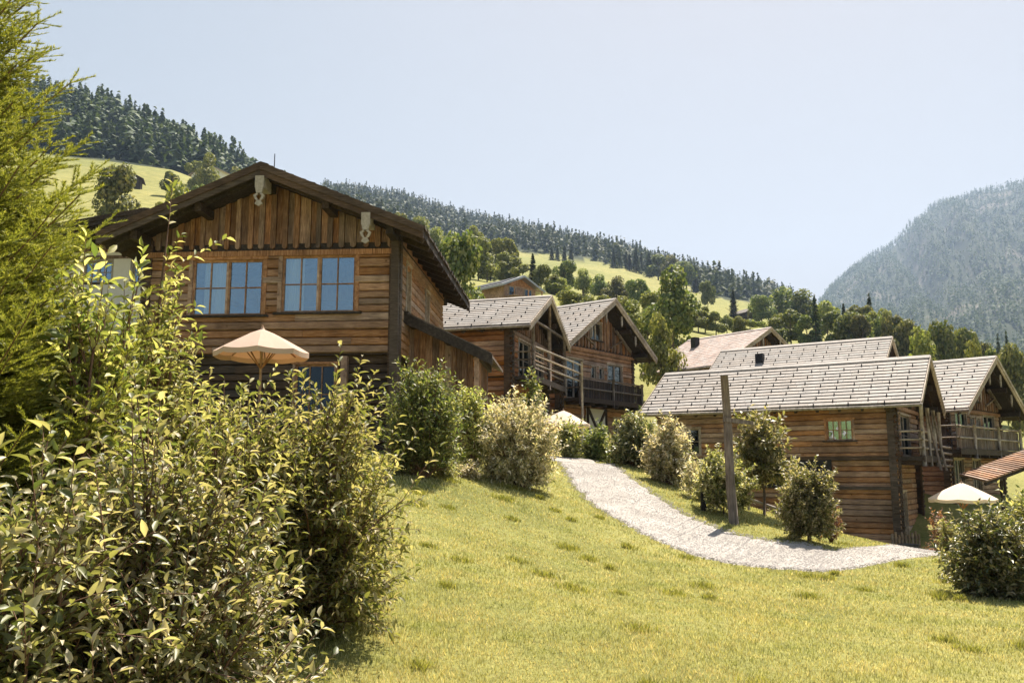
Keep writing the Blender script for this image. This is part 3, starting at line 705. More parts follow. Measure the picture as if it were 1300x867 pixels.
# B
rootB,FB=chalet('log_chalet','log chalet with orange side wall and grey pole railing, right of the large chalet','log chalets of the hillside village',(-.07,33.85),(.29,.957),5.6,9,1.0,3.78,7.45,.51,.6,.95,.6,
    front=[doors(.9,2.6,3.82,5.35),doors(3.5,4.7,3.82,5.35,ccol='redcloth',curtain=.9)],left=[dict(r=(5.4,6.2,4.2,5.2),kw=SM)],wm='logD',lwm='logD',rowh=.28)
balcony(FB['front'],rootB,.1,5.5,3.78,.9,rails=3,balus=False,posts=(.15,2.6,5.4),post_top=5.95,pm='verge')
q=MB(FB['front']); q.tube([(.1,1.0,4.9),(2.2,2.4,4.35)],.04); q.tube([(.1,1.0,4.55),(2.2,2.4,4.0)],.035); q.tube([(.1,1.0,4.2),(2.2,2.4,3.68)],.035); q.tube([(2.2,2.4,1.0),(2.2,2.4,4.5)],.045); q.build('stair_railing',M['pole'],rootB,smooth=True)
q=MB(FB['front']); q.tube([(.2,.9,3.75),(.25,.9,5.95)],.05); q.tube([(2.8,.9,3.75),(2.8,.9,7.2)],.06); q.tube([(.1,.9,6.0),(5.5,.9,6.0)],.06); q.build('gable_truss',M['verge'],rootB,smooth=True)
# C
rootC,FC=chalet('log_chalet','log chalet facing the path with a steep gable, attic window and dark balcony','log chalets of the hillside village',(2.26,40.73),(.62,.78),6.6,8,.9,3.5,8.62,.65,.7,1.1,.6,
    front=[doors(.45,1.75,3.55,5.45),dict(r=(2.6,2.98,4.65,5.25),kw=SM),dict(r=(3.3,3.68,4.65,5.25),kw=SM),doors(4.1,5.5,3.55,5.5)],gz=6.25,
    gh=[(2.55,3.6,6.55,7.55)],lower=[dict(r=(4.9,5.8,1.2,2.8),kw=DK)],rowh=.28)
window(FC['front'],rootC,2.6,3.55,6.6,7.5,cas=2,bars=(1,1),casing=.08,wood_='pole',glass='glassdim',curtain=0,sill=True)
balcony(FC['front'],rootC,.2,6.1,3.5,.95,rails=2,balus=True,posts=(.3,3.2,6.0),rm='dark',pm='post')
def truss(F_,root,W,zr,slope,gz,off=.85,m='pole',wins=()):
    q=MB(F_['front'])
    for s in (-1,1):
        q=MB(F_['front']); q.beam((W/2+s*W*.42,off*.3,gz+.05),(W/2+s*W*.2,off*.3,zr-slope*W*.2-.5),.09,.12,(0,1,0))
        q.beam((W/2+s*W*.12,off*.3,gz+.05),(W/2+s*W*.3,off*.3,zr-slope*W*.3-.5),.07,.1,(0,1,0)); q.build('gable_brace',M['verge'],root)
    for t in (-.62,-.22,.22,.62):
        p=MB(F_['front']); x=W/2+t*W/2; z=zr-slope*abs(x-W/2)-.3; p.prism([(x-.05,z),(x+.05,z),(x+.05,z-.42),(x,z-.55),(x-.05,z-.42)],off,off+.05); p.build('roof_pendant',M[m],root)
truss(FC,rootC,6.6,8.62,.65,6.25,1.0)
q=MB(FC['front']); q.prism([(2.3,1.7),(4.0,1.7),(4.0,3.15),(2.3,3.15)],.0,-.10); 
qo=q.build('panel_door',M['white'],rootC); q=MB(FC['front'])
for a,b in (((2.35,3.15),(3.15,2.1)),((3.95,3.15),(3.15,2.1))): q.beam((a[0],.03,a[1]),(b[0],.03,b[1]),.14,.06,(0,1,0))
q.beam((2.32,.03,1.6),(2.32,.03,3.2),.1,.08,(0,1,0)); q.beam((3.98,.03,1.6),(3.98,.03,3.2),.1,.08,(0,1,0)); q.build('door_brace',M['dark'],qo)
# D: long roof in front right; its log side wall faces the path
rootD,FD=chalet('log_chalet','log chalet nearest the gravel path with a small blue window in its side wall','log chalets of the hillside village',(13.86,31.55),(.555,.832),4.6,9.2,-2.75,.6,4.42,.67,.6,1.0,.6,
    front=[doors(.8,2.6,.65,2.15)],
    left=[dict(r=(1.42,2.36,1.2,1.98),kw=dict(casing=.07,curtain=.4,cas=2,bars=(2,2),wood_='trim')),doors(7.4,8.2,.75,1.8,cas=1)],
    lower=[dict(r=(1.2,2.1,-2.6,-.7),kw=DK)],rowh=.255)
balcony(FD['front'],rootD,.1,4.5,.6,.9,rails=3,balus=True,posts=(.2,1.6,3.0,4.4),post_top=2.4,h=.9)
q=MB(FD['left']); q.box(2.25,5.6,.02,.1,-.55,.5); q.build('dark_panel',M['black'],rootD)
q=MB(FD['left']); q.box(-.1,2.3,.0,.07,-.6,-.48); q.box(-.1,9.3,.0,.10,.48,.62); q.build('ledge_beam',M['logdark'],rootD)
for k,(du,dd) in enumerate(((.5,1.5),(1.9,1.7))):
    q=MB(FD['front']); q.tube([(du+.5,.98,2.35),(du+.52,1.1,1.4),(du+.6,1.3,.1)],.045,7); q.build('slanting_pole',M['verge'],rootD,smooth=True)
for k in range(4):
    q=MB(FD['front']); q.tube([(2.5,1.15,1.0-.24*k),(4.5,1.25,.98-.24*k)],.05,7); q.build('stacked_rail',M['verge'],rootD,smooth=True)
# E
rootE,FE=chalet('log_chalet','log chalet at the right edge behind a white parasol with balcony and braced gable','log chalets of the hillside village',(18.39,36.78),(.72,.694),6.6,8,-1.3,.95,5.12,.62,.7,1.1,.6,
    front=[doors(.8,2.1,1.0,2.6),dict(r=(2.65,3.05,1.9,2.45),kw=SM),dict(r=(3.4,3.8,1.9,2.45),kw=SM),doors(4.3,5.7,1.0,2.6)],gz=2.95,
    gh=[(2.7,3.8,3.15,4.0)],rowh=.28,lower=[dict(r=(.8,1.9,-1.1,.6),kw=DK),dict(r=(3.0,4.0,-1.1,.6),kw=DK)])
window(FE['front'],rootE,2.75,3.75,3.2,3.95,cas=2,bars=(1,1),casing=.08,wood_='pole',glass='glassdim',curtain=0)
truss(FE,rootE,6.6,5.12,.62,2.95,1.0)
balcony(FE['front'],rootE,-1.6,6.3,.95,1.0,rails=2,balus=True,posts=(.2,3.2,6.2))
q=MB(FE['front'])
# timber shed roof in front of E
# F behind D
eF=(.555,.832); apx=Vector((19.5,44)); ww=4.8
oF=(apx.x-ww/2*.555-.832*1.0, apx.y-ww/2*.832+.555*1.0)
rootF,FF=chalet('log_chalet','log chalet half hidden behind the long roof, one dark vent on its pale roof','log chalets of the hillside village',oF,eF,ww,7.4,.2,3.0,6.9,.67,.6,1.0,.6,front=[doors(1.2,2.6,3.0,4.6)],rowh=.255)
q=MB(FF['g']); q.hexa([(.75,5.2,5.3),(1.15,5.2,5.3),(1.15,5.6,5.3),(.75,5.6,5.3),(.75,5.2,6.35),(1.15,5.2,6.35),(1.15,5.6,6.35),(.75,5.6,6.35)]); q.build('roof_vent',M['black'],rootF)
# G
eG=(.79,.61); b_=(-.61,.79); W_=8.6; ap=(17.56,58)
oG=(ap[0]-W_/2*.79-.61*1.0,ap[1]-W_/2*.61+.79*1.0)
rootG,FG=chalet('log_chalet','farthest log chalet with a reddish shingled roof and dark vent','log chalets of the hillside village',oG,eG,W_,5.6,3.0,4.6,9.75,.55,.9,1.0,.6,
   front=[dict(r=(3.9,4.6,7.2,7.9),kw=SM),dict(r=(2.2,3.6,5.0,6.4),kw=DK)],shm='shingler',rowh=.34,guards=False,gz=6.9,lift=.03)
q=MB(FG['g']); q.box(2.6,3.1,4.2,4.6,8.2,9.6); q.build('roof_vent',M['black'],rootG)
truss(FG,rootG,W_,9.75,.55,6.9,1.0)
# H : white plastered house at the left, mostly behind the spruce
rootH,FH=chalet('plastered_house','white plastered house under a wide dark roof, half hidden by the spruce','buildings beyond the large chalet',(-19.6,34.3),(1,-.04),11,8,4.2,6.2,10.05,.17,1.6,1.8,1,
   front=[dict(r=(2.35,3.5,7.55,8.45),kw=dict(wood_='whitewood',casing=.06,cas=2,curtain=0)),dict(r=(4.35,4.9,7.55,8.45),kw=dict(wood_='whitewood',casing=.06,cas=1,curtain=0))],shm='shingleold',wm='white',lwm='white',guards=False,corner=False,vergem='dark',gut=False,gz=8.85)
rootH['category']='house'
fa=FH['front']
# plaster instead of logs: a smooth skin just proud of the boards
q=MB(fa); hs=[(2.35,3.5,7.55,8.45),(4.35,4.9,7.55,8.45)]
for (a,b,c,d) in ((0,2.27,6.2,8.8),(2.27,3.58,6.2,7.47),(2.27,3.58,8.55,8.8),(3.58,4.27,6.2,8.8),(4.27,4.98,6.2,7.47),(4.27,4.98,8.55,8.8),(4.98,11,6.2,8.8)): q.box(a,b,.125,.14,c,d)
q.box(0,11,.125,.14,4.0,6.198); q.build('plaster_front',M['white'],rootH)

# distant buildings
def far_house(name,label,px,r,py,W,L,H,rot,wallm,roofm,slope=.5,win=True,cat='house',z=None):
    x=(px-650)/FPX*r; y=r; z=zt(x,y) if z is None else z
    root=empty(name,(x,y,z-.3),rot,label,cat)
    w=MB(); w.box(-W/2,W/2,-L/2,L/2,-1,H); w.prism([(-W/2,H),(W/2,H),(0,H+slope*W/2)],-L/2,L/2); w.build('wall',M[wallm],root)
    rf=MB(); oh=.8
    for s in (-1,1):
        rf.hexa([(0,-L/2-oh,H+slope*W/2),(s*(W/2+oh),-L/2-oh,H-slope*oh),(s*(W/2+oh),L/2+oh,H-slope*oh),(0,L/2+oh,H+slope*W/2),
                 (0,-L/2-oh,H+slope*W/2+.25),(s*(W/2+oh),-L/2-oh,H-slope*oh+.25),(s*(W/2+oh),L/2+oh,H-slope*oh+.25),(0,L/2+oh,H+slope*W/2+.25)])
    rf.build('roof',M[roofm],root)
    if win:
        k=max(2,int(W/3))
        for fl_ in range(max(1,int(H/2.8))):
            for i in range(k):
                x0=-W/2+W*(i+.5)/k; z0=.9+fl_*2.7
                q=MB(); q.box(x0-.55,x0+.55,-L/2-.06,-L/2+.02,z0-.08,z0+1.3); wo=q.build('window',M['whitewood'],root)
                q=MB(); q.box(x0-.45,x0+.45,-L/2-.09,-L/2-.062,z0,z0+1.22); q.build('pane',M['glassdim'],wo)
    return root
far_house('meadow_hut','tiny dark wooden hut alone on the steep meadow above the white house',148,232,232,5,4,2.6,.3,'dark','dark',win=False,cat='hut')
far_house('hillside_house','pinkish far house among trees high on the left slope',258,300,222,13,10,6,-.4,'white','shingler')
far_house('meadow_hut','small brown hut beside a dark conifer on the far meadow edge',953,262,392,6,5,2.8,.5,'dark','shingleold',win=False,cat='hut')
r_=far_house('hillside_house','timber house with solar panels on its roof above the orange walled chalet',633,97,378,4.8,7,2.3,.75,'trim','metal',.42,z=None)
q=MB()
for s in (-1,1):
    for k in range(4):
        y=-3.5+k*1.75; q.hexa([(s*.4,y,3.14+.26),(s*2.8,y,2.13+.26),(s*2.8,y+1.6,2.13+.26),(s*.4,y+1.6,3.14+.26),(s*.4,y,3.48),(s*2.8,y,2.47),(s*2.8,y+1.6,2.47),(s*.4,y+1.6,3.48)])
q.build('solar_panel',M['black'],r_)
q=MB(); q.box(-2.2,2.2,-4.9,-3.5,.9,1.05)
for x in (-2.1,0,2.1): q.box(x-.06,x+.06,-4.9,-4.8,1.05,1.85)
q.box(-2.2,2.2,-4.9,-4.8,1.85,1.95); q.build('balcony',M['trim'],r_)
# ------------------------------------------------------------------ parasols, posts, rails
def parasol(label,x,y,ztop,w,mt,zb=None,h=None,rot=.2,sag=.28,name='parasol',square=False):
    zb=zt(x,y) if zb is None else zb; root=empty(name,(x,y,zb),rot,label,'parasol','sun parasols'); zt_=ztop-zb
    n=8; ribs=[]; rise=w*.25
    c=MB(); rings=[0,.25,.5,.75,1.0]; sub=4; tot=n*sub; prev=None
    def P_(t,k):
        a=2*math.pi*k/tot; ph=(k%sub)/sub; dip=math.sin(ph*math.pi)
        rr=w/2*t*(1-.045*dip*t); return (rr*math.cos(a),rr*math.sin(a),zt_-rise*(t**1.15)-.035*dip*t*(1 if t>.3 else 0))
    V_=[];F_=[]
    for t in rings:
        V_+= [P_(max(t,.01),k) for k in range(tot)]
    V_+= [(p[0]*1.0,p[1]*1.0,p[2]-.10) for p in V_[-tot:]]
    for i in range(len(rings)):
        for k in range(tot): F_.append((i*tot+k,i*tot+(k+1)%tot,(i+1)*tot+(k+1)%tot,(i+1)*tot+k))
    c.v=V_;c.f=F_;c.m=[0]*len(F_); co=c.build('canopy',M[mt],root,smooth=False)
    sm=co.modifiers.new('thickness','SOLIDIFY'); sm.thickness=.006
    cap=MB(); 
    cap.tube([(0,0,zt_-.02),(0,0,zt_+.03),(0,0,zt_+.09)],[.05,.03,.012],8); cap.build('finial',M['trim'],root,smooth=True)
    p=MB(); p.tube([(0,0,0),(0,0,zt_)],.026,10); p.build('pole',M['trim'],root,smooth=True)
    r=MB()
    for k in range(n):
        a=2*math.pi*k/n; e=(w/2*.97*math.cos(a),w/2*.97*math.sin(a),zt_-rise*.97-.02); r.beam((0,0,zt_-.03),e,.02,.025)
        m_=(w/4*math.cos(a),w/4*math.sin(a),zt_-rise*.46-.03); r.beam((0,0,zt_-rise-.35),m_,.016,.02)
    r.build('ribs',M['trim'],root)
    return root
parasol('beige parasol open below the two blue windows of the large chalet',-5.02,17.2,2.86,1.85,'fabric')
parasol('small pale parasol behind the bushes under the dark balcony',1.95,33,2.35,2.1,'fabricw')
parasol('white parasol on the slope behind the dark round bush at the right',15.1,29.5,-.32,2.1,'fabricw')
# old post with cross board
g=ground_hit(930,664) or (4.9,19.5,-1.1); g=(4.87,19.5,zt(4.87,19.5))
ro=empty('timber_post',(g[0],g[1],g[2]-.2),0,'old grey timber post with a short cross board standing by the gravel path','post')
h=2.18-g[2]+.2
q=MB(); q.tube([(0.04,0,0),(-.02,0,h*.3),(-.03,.0,h*.7),(-.07,0,h)],[.108,.10,.092,.086],14); q.build('shaft',M['post'],ro,smooth=True)
q=MB(); q.beam((-.16,-.10,h*.715),(.50,-.16,h*.69),.04,.09); q.build('cross_board',M['post'],ro)
# handrail on the bank
ro=empty('wooden_handrail',tuple(at(950,640,22)),0,'grey wooden handrail sloping down the bank behind the round bush','handrail')
p0=at(950,640,22)
def rel(px,py,Y): return tuple(at(px,py,Y)-p0)
q=MB(); q.tube([rel(948,632,22.5),rel(985,645,22),rel(1025,661,21.5),rel(1048,672,21.2),rel(1060,681,21)],.035,8); q.build('rail',M['pole'],ro,smooth=True)
for px,py,Y in ((950,633,22.5),(1005,652,21.7),(1056,678,21.1)):
    a=at(px,py,Y); z=zt(a.x,a.y); q=MB(); q.tube([tuple(Vector((a.x,a.y,z-.2))-p0),tuple(a-p0)],.035,7); q.build('rail_post',M['pole'],ro,smooth=True)
a=at(893,640,20.6); z=zt(a.x,a.y)
ro=empty('stake',(a.x,a.y,z-.1),0,'short dark stake beside the round bush left of the timber post','stake')
q=MB(); q.box(-.06,.06,-.05,.05,0,.75); q.box(-.07,.07,-.06,.06,.75,.79); q.build('shaft',M['black'],ro)
# pots and picket by the nearest chalet's corner
def pot(label,px,Y,r,h,lm,seed):
    x=(px-650)/FPX*Y; z=zt(x,Y)
    ro=empty('plant_pot',(x,Y,z),0,label,'pot'); q=MB(); q.tube([(0,0,0),(0,0,h*.9),(0,0,h)],[r*.7,r*.95,r],14); q.build('pot',M['terracotta'],ro,smooth=False)
    return ro
pot('dark round pot at the foot of the nearest log wall',1142,29.6,.33,.45,'leafD',3)
a=at(1170,668,29.5); ro=empty('picket_fence',(a.x-1.0,29.6,zt(a.x,29.5)),.5,'short grey picket fence beside the corner of the nearest chalet','fence')
q=MB()
for k in range(9): q.box(.02+k*.17,.10+k*.17,-.02,.02,-.1,.78+.06*math.sin(k*2.1))
q.build('pickets',M['verge'],ro); q=MB(); q.box(0,1.5,.02,.06,.25,.33); q.box(0,1.5,.02,.06,  .58,.66); q.build('cross_rails',M['verge'],ro)
x=14.2; ro=empty('milk_can',(x,28.3,zt(x,28.3)),0,'small white can standing on the gravel near the picket fence','can')
q=MB(); q.tube([(0,0,0),(0,0,.35),(0,0,.42),(0,0,.5)],[.14,.14,.08,.09],14); q.build('body',M['white'],ro,smooth=True); q=MB(); q.tube([(-.1,0,.42),(-.13,0,.55),(.13,0,.55),(.1,0,.42)],.008,5); q.build('handle',M['black'],ro)
# shed roof at the right edge
zb=zt(18.5,33.5)
ro=empty('timber_shelter',(17.5,33,zb),0,'open timber shelter with an orange brown plank roof rising at the right edge','shelter')
q=MB(); ax,az=.0,-.30-zb; bx,bz=3.7,1.05-zb
for k in range(26):
    t0,t1=k/26,(k+1)/26; X0=ax+(bx-ax)*t0; X1=ax+(bx-ax)*t1-.008; z0=az+(bz-az)*t0; z1=az+(bz-az)*t1; j=HR.uniform(0,.05)
    q.hexa([(X0,-.6-j,z0-.03),(X1,-.6-j,z1-.03),(X1,1.3,z1+.2),(X0,1.3,z0+.2),(X0,-.6-j,z0+.05),(X1,-.6-j,z1+.0),(X1,1.3,z1+.24),(X0,1.3,z0+.28)])
q.build('roof',M['log'],ro)
for yy,zz in ((-.5,-.1),(1.1,.08)):
    q=MB(); q.beam((ax,yy,az+zz),(bx,yy,bz+zz),.1,.12); q.build('rafter',M['dark'],ro)
for X0,Y0 in ((.9,0),(3.3,0),(3.3,1.2)):
    q=MB(); q.tube([(X0,Y0,-.2),(X0,Y0,az+(bz-az)*(X0-ax)/(bx-ax)-.1+Y0*.22)],.07,8); q.build('post',M['dark'],ro)
# ------------------------------------------------------------------ near shrubs
def SH(name,px,Y,wpx,pytop,label,lm,**k):
    x=(px-650)/FPX*Y*.995; z=zt(x,Y); top=at(px,pytop,Y).z; w=wpx/FPX*Y
    return shrub(name,x,Y,w,top-z,label,lm,z=z,**k)
# foreground mass at the left
SH('leafy_shrub',200,3.5,400,572,'big glossy leaved shrub filling the lower left corner of the lawn','leafA',leaf_len=.050,ratio=.38,stems=200,twigs=13,lpt=17,d=1.5,seed=1,bare=.0,twl=.36,core=.35,group=None)
SH('leafy_shrub',40,3.0,230,560,'tall pale leaved shrub at the lower left edge in front of the spruce','leafA',leaf_len=.062,ratio=.36,stems=60,twigs=12,lpt=15,d=1.1,seed=2,bare=.0,twl=.34,core=.15)
SH('leafy_shrub',180,5.6,205,330,'upright yellow green shrub with tall wispy shoots before the blue windows','leafB',leaf_len=.068,ratio=.32,stems=90,twigs=11,lpt=15,d=1.3,seed=3,bare=.0,twl=.42,upright=.6,core=.15)
SH('leafy_shrub',400,7.2,265,484,'spreading yellow green shrub below the parasol of the large chalet','leafB',leaf_len=.075,ratio=.34,stems=150,twigs=10,lpt=14,d=1.9,seed=4,bare=.0,twl=.42,core=.15)
SH('leafy_shrub',290,6.6,250,480,'dense leafy shrub between the spruce and the parasol shrub','leafB',leaf_len=.068,ratio=.34,stems=110,twigs=10,lpt=14,d=1.6,seed=5,bare=.0,twl=.4,core=.15)
SH('leafy_shrub',118,4.6,170,300,'young shrub sending pale shoots up through the spruce branches','leafB',leaf_len=.08,ratio=.32,stems=34,twigs=10,lpt=13,d=.9,seed=6,bare=.0,twl=.4,upright=.8,core=.3)
# shrubs along the lawn and the path
K=dict(fine=False)
SH('round_bush',538,16.8,112,470,'tall green bush with a dark base and feathery top before the side porch','leafC',leaf_len=.11,ratio=.3,stems=190,twigs=10,lpt=12,seed=11,upright=.9,twl=.42,bare=0,**K)
SH('round_bush',603,19.5,62,485,'loose pale leaved bush between the feathery bush and the cream one','leafB',leaf_len=.12,ratio=.4,stems=40,twigs=8,lpt=10,seed=12,upright=.7,bare=.1,**K)
SH('round_bush',655,19,108,506,'broad cream and pink tinted bush at the top of the lawn','leafP',leaf_len=.10,ratio=.35,stems=230,twigs=10,lpt=12,seed=13,bare=0,twl=.26,**K)
SH('round_bush',676,26,42,468,'upright green bush behind the cream bush under the pole railing','leafC',leaf_len=.14,ratio=.4,stems=40,twigs=8,lpt=10,seed=14,upright=1.0,bare=0,**K)
SH('round_bush',722,30,46,535,'low green bush at the far end of the gravel path beside the cream bush','leafB',leaf_len=.14,ratio=.5,stems=45,twigs=8,lpt=9,seed=15,bare=0,**K)
SH('round_bush',758,30.5,44,538,'low green bush at the far end of the gravel path below the dark balcony','leafC',leaf_len=.14,ratio=.5,stems=45,twigs=8,lpt=9,seed=16,bare=0,**K)
SH('round_bush',806,27,66,524,'dark green bush where the path meets the long pale roof','leafD',leaf_len=.12,ratio=.5,stems=130,twigs=9,lpt=11,seed=17,bare=0,**K)
SH('round_bush',849,24.5,62,536,'pale variegated bush between the dark green bush and the timber post','leafP',leaf_len=.12,ratio=.45,stems=110,twigs=9,lpt=11,seed=18,bare=.05,**K)
SH('round_bush',882,22.5,40,585,'small pale bush tucked behind the clipped bush at the post','leafP',leaf_len=.10,ratio=.45,stems=26,twigs=7,lpt=9,seed=19,bare=.0,**K)
SH('round_bush',915,20.6,72,574,'clipped round green bush on short stems just left of the timber post','leafM',leaf_len=.085,ratio=.5,stems=190,twigs=9,lpt=11,seed=20,trunk=.28,bare=.12,twl=.17,**K)
SH('young_tree',966,22,78,522,'slender young tree with drooping leaves right of the timber post','leafM',leaf_len=.16,ratio=.4,stems=70,twigs=8,lpt=9,seed=21,trunk=.46,bare=.35,twl=.26,upright=.1,cat='tree',**K)
SH('round_bush',1019,18.4,76,590,'round clipped bush on bare stems in front of the nearest log wall','leafM',leaf_len=.075,ratio=.5,stems=240,twigs=9,lpt=11,seed=22,trunk=.18,bare=.1,twl=.15,**K)
SH('small_shrub',1048,19.4,30,636,'small reddish shrub at the right foot of the round clipped bush','leafR',leaf_len=.07,ratio=.4,stems=20,twigs=6,lpt=9,seed=23,bare=.1,twl=.2,**K)
SH('round_bush',1246,12.6,104,655,'dark glossy bush casting a shadow on the lawn at the right','leafD',leaf_len=.085,ratio=.4,stems=120,twigs=10,lpt=12,seed=24,bare=0,twl=.34,fine=True)
SH('round_bush',1296,15.5,84,622,'pale green bush at the right edge behind the dark glossy bush','leafB',leaf_len=.10,ratio=.4,stems=70,twigs=9,lpt=10,seed=25,bare=0,fine=False)
SH('small_shrub',1196,19,36,655,'low yellow green plants at the end of the gravel path','leafB',leaf_len=.09,ratio=.3,stems=24,twigs=6,lpt=9,seed=26,bare=0,upright=.8,twl=.25,**K)
SH('small_shrub',1183,24.5,30,640,'little brown green plant beside the picket fence','leafR',leaf_len=.09,ratio=.4,stems=18,twigs=6,lpt=8,seed=27,bare=0,twl=.25,**K)
SH('small_shrub',592,18.2,44,588,'low pale plant at the foot of the loose pale leaved bush','leafP',leaf_len=.09,ratio=.35,stems=22,twigs=6,lpt=8,seed=28,bare=0,twl=.2,**K)
SH('small_shrub',566,17.3,34,590,'low green plant at the right foot of the feathery bush','leafB',leaf_len=.08,ratio=.35,stems=18,twigs=6,lpt=8,seed=29,bare=0,twl=.2,**K)
SH('small_shrub',783,28.6,30,560,'small bush against the dark green bush at the path','leafC',leaf_len=.12,ratio=.45,stems=22,twigs=6,lpt=8,seed=30,bare=0,twl=.25,**K)
SH('small_shrub',640,25,50,500,'pink tinted shrub under the orange log wall','leafP',leaf_len=.13,ratio=.4,stems=34,twigs=7,lpt=8,seed=31,bare=0,twl=.3,**K)

# ------------------------------------------------------------------ spruce
def spruce(x,y,H,rb,label,seed=1):
    g=np.random.default_rng(seed); z=zt(x,y); root=empty('spruce_tree',(x,y,z-.05),0,label,'tree')
    tb=MB(); tb.tube([(0,0,0),(0,0,H*.5),(0,0,H)],[.075,.045,.006],10); tb.build('trunk',M['bark'],root,smooth=True)
    bm=MB(); S=[];E_=[]
    zc=.15
    def twig(p,d,L,lev):
        S.append(p); e=p+d*L; e[2]-=.04*L; E_.append(e)
    while zc<H-.1:
        R0=rb*(1-zc/H)**.8*g.uniform(.85,1.1)+.06; nb=8 if zc<H*.8 else 5; a0=g.uniform(0,6.28)
        for b in range(nb):
            a=a0+b*2*math.pi/nb+g.normal(0,.15); L=R0*g.uniform(.75,1.15); up=.15+.5*(zc/H)
            d=np.array([math.cos(a),math.sin(a),up-.1]); d/=np.linalg.norm(d)
            n=max(4,int(L/.07)); pts=[]
            for i in range(n+1):
                t=i/n; pts.append(np.array([0,0,zc])+d*L*t+np.array([0,0,-.22*L*math.sin(t*math.pi)*.8+.10*L*t*t]))
            bm.tube([tuple(q) for q in pts[::2]]+([tuple(pts[-1])] if n%2 else []),[.008*(1-.8*k/(len(pts[::2])+1)) for k in range(len(pts[::2])+(1 if n%2 else 0))],5,cap=False)
            for i in range(1,n+1):
                t=i/n; tan=norm(pts[i]-pts[i-1]); sd=norm(np.cross(tan,[0,0,1]))
                tl=min(L*.5,.44*(1-t)*L+.13)*g.uniform(.7,1.1)
                if t>.12:
                    for s in (-1,1):
                        dd=norm(tan*.75+sd*s*.8+np.array([0,0,g.normal(.05,.12)])); twig(pts[i].copy(),dd,tl,1)
                        if tl>.17:
                            m_=int(tl/.075)
                            for k in range(1,m_):
                                pp=pts[i]+dd*tl*k/m_; s2=norm(np.cross(dd,[0,0,1]))
                                for q in (-1,1):
                                    twig(pp.copy(),norm(dd*.8+s2*q*.7+np.array([0,0,g.normal(0,.15)])),min(.17,tl*(1-k/m_)*.7+.06)*g.uniform(.7,1.2),2)
                S.append(pts[i-1]);E_.append(pts[i])
            twig(pts[-1].copy(),norm(d+np.array([0,0,.1])),.14,1)
        zc+=g.uniform(.085,.125)
    S=np.array(S);E_=np.array(E_)
    L=np.linalg.norm(E_-S,axis=1); d=norm(E_-S)
    cnt=np.maximum(6,(L/.0015).astype(int)); idx=np.repeat(np.arange(len(S)),cnt); n=len(idx)
    print('spruce twigs',len(S),'needles',n)
    t=g.random(n); p=S[idx]+(E_-S)[idx]*t[:,None]; dd=d[idx]
    a1=norm(np.cross(dd,np.array([.2,.1,.97]))); a2=np.cross(dd,a1); an=g.uniform(0,6.283,n)
    o=a1*np.cos(an)[:,None]+a2*np.sin(an)[:,None]; o[:,2]=np.abs(o[:,2])*.8+o[:,2]*.2
    nd_=norm(dd*.9+o*.9); ln=g.uniform(.017,.027,n); w=norm(np.cross(nd_,g.normal(0,1,(n,3))))*.0021
    V_=np.stack([p-w,p+w,p+nd_*ln[:,None]],1).reshape(-1,3); F_=np.arange(3*n).reshape(-1,3)
    # random colour per whole sprig would need islands, one triangle is one island
    np_mesh('needles',V_,F_,M['spruce'],root,smooth=False); bm.build('branches',M['twig'],root,smooth=True)
    return root
spruce(-3.1,4.45,4.8,1.42,'young yellow green spruce filling the left edge of the lawn',3)

# ------------------------------------------------------------------ lawn grass
def inside_any(x,y):
    m=inpoly(x,y,pathpoly)
    for o,e,W,L in ((oA,eA,6.5,7.6),((-.07,33.85),(.29,.957),5.6,9),((13.86,31.55),(.555,.832),4.6,9.2)):
        n_=math.hypot(*e); ex,ey=e[0]/n_,e[1]/n_; u=(x-o[0])*ex+(y-o[1])*ey; v=-(x-o[0])*ey+(y-o[1])*ex
        m|=(u>-.1)&(u<W+.1)&(v>-.1)&(v<L+.1)
    return m
def grass(n,rmin,rmax,hgt,wid,matn,label,seed,clump=0,az=(-.62,.66),power=0.0):
    g=np.random.default_rng(seed); u=g.random(n)
    r=rmin*(rmax/rmin)**(u) ; a=g.uniform(*az,n); x=r*np.sin(a); y=r*np.cos(a)
    if clump:
        cx=g.uniform(-5,12,clump);cy=g.uniform(4.5,20,clump); k=g.integers(0,clump,n); s=g.uniform(.03,.12,clump)[k]; x=cx[k]+g.normal(0,1,n)*s; y=cy[k]+g.normal(0,1,n)*s; r=np.hypot(x,y)
    jx,jy=g.normal(0,.09,(2,n)); ok=~inside_any(x+jx,y+jy); x=x[ok];y=y[ok];r=r[ok]; n=len(x)
    z=ZT(x,y)-.004
    pat=.5+.5*np.sin(x*1.9+np.sin(y*1.3)*2)*np.cos(y*2.3+np.sin(x*1.1)*1.7)
    h=hgt*g.uniform(.5,1.3,n)*(.65+.6*pat)*np.clip(r/12,1,1.8)**.5; w=wid*g.uniform(.7,1.3,n)*np.clip(r/6,1,6)
    th=g.uniform(0,6.283,n); ln=g.uniform(.15,1.0,n)*h
    dx=np.cos(th)*ln; dy=np.sin(th)*ln; ph=g.uniform(0,6.283,n); wx=np.cos(ph)*w; wy=np.sin(ph)*w
    A_=np.stack([x-wx,y-wy,z],1);B_=np.stack([x+wx,y+wy,z],1);C_=np.stack([x+dx*.4+wx*.7,y+dy*.4+wy*.7,z+h*.6],1);E2=np.stack([x+dx*.4-wx*.7,y+dy*.4-wy*.7,z+h*.6],1);T_=np.stack([x+dx,y+dy,z+h],1)
    V_=np.stack([A_,B_,C_,E2,T_],1).reshape(-1,3); i=np.arange(n)*5
    F_=np.concatenate([np.stack([i,i+1,i+2],1),np.stack([i,i+2,i+3],1),np.stack([i+3,i+2,i+4],1)])
    o=np_mesh('grass',V_,F_,M[matn],smooth=False); tag(o,label,'grass',kind='stuff'); return o
grass(460000,4.2,34,.038,.0023,'grass','short dry yellow green grass covering the lawn',5)
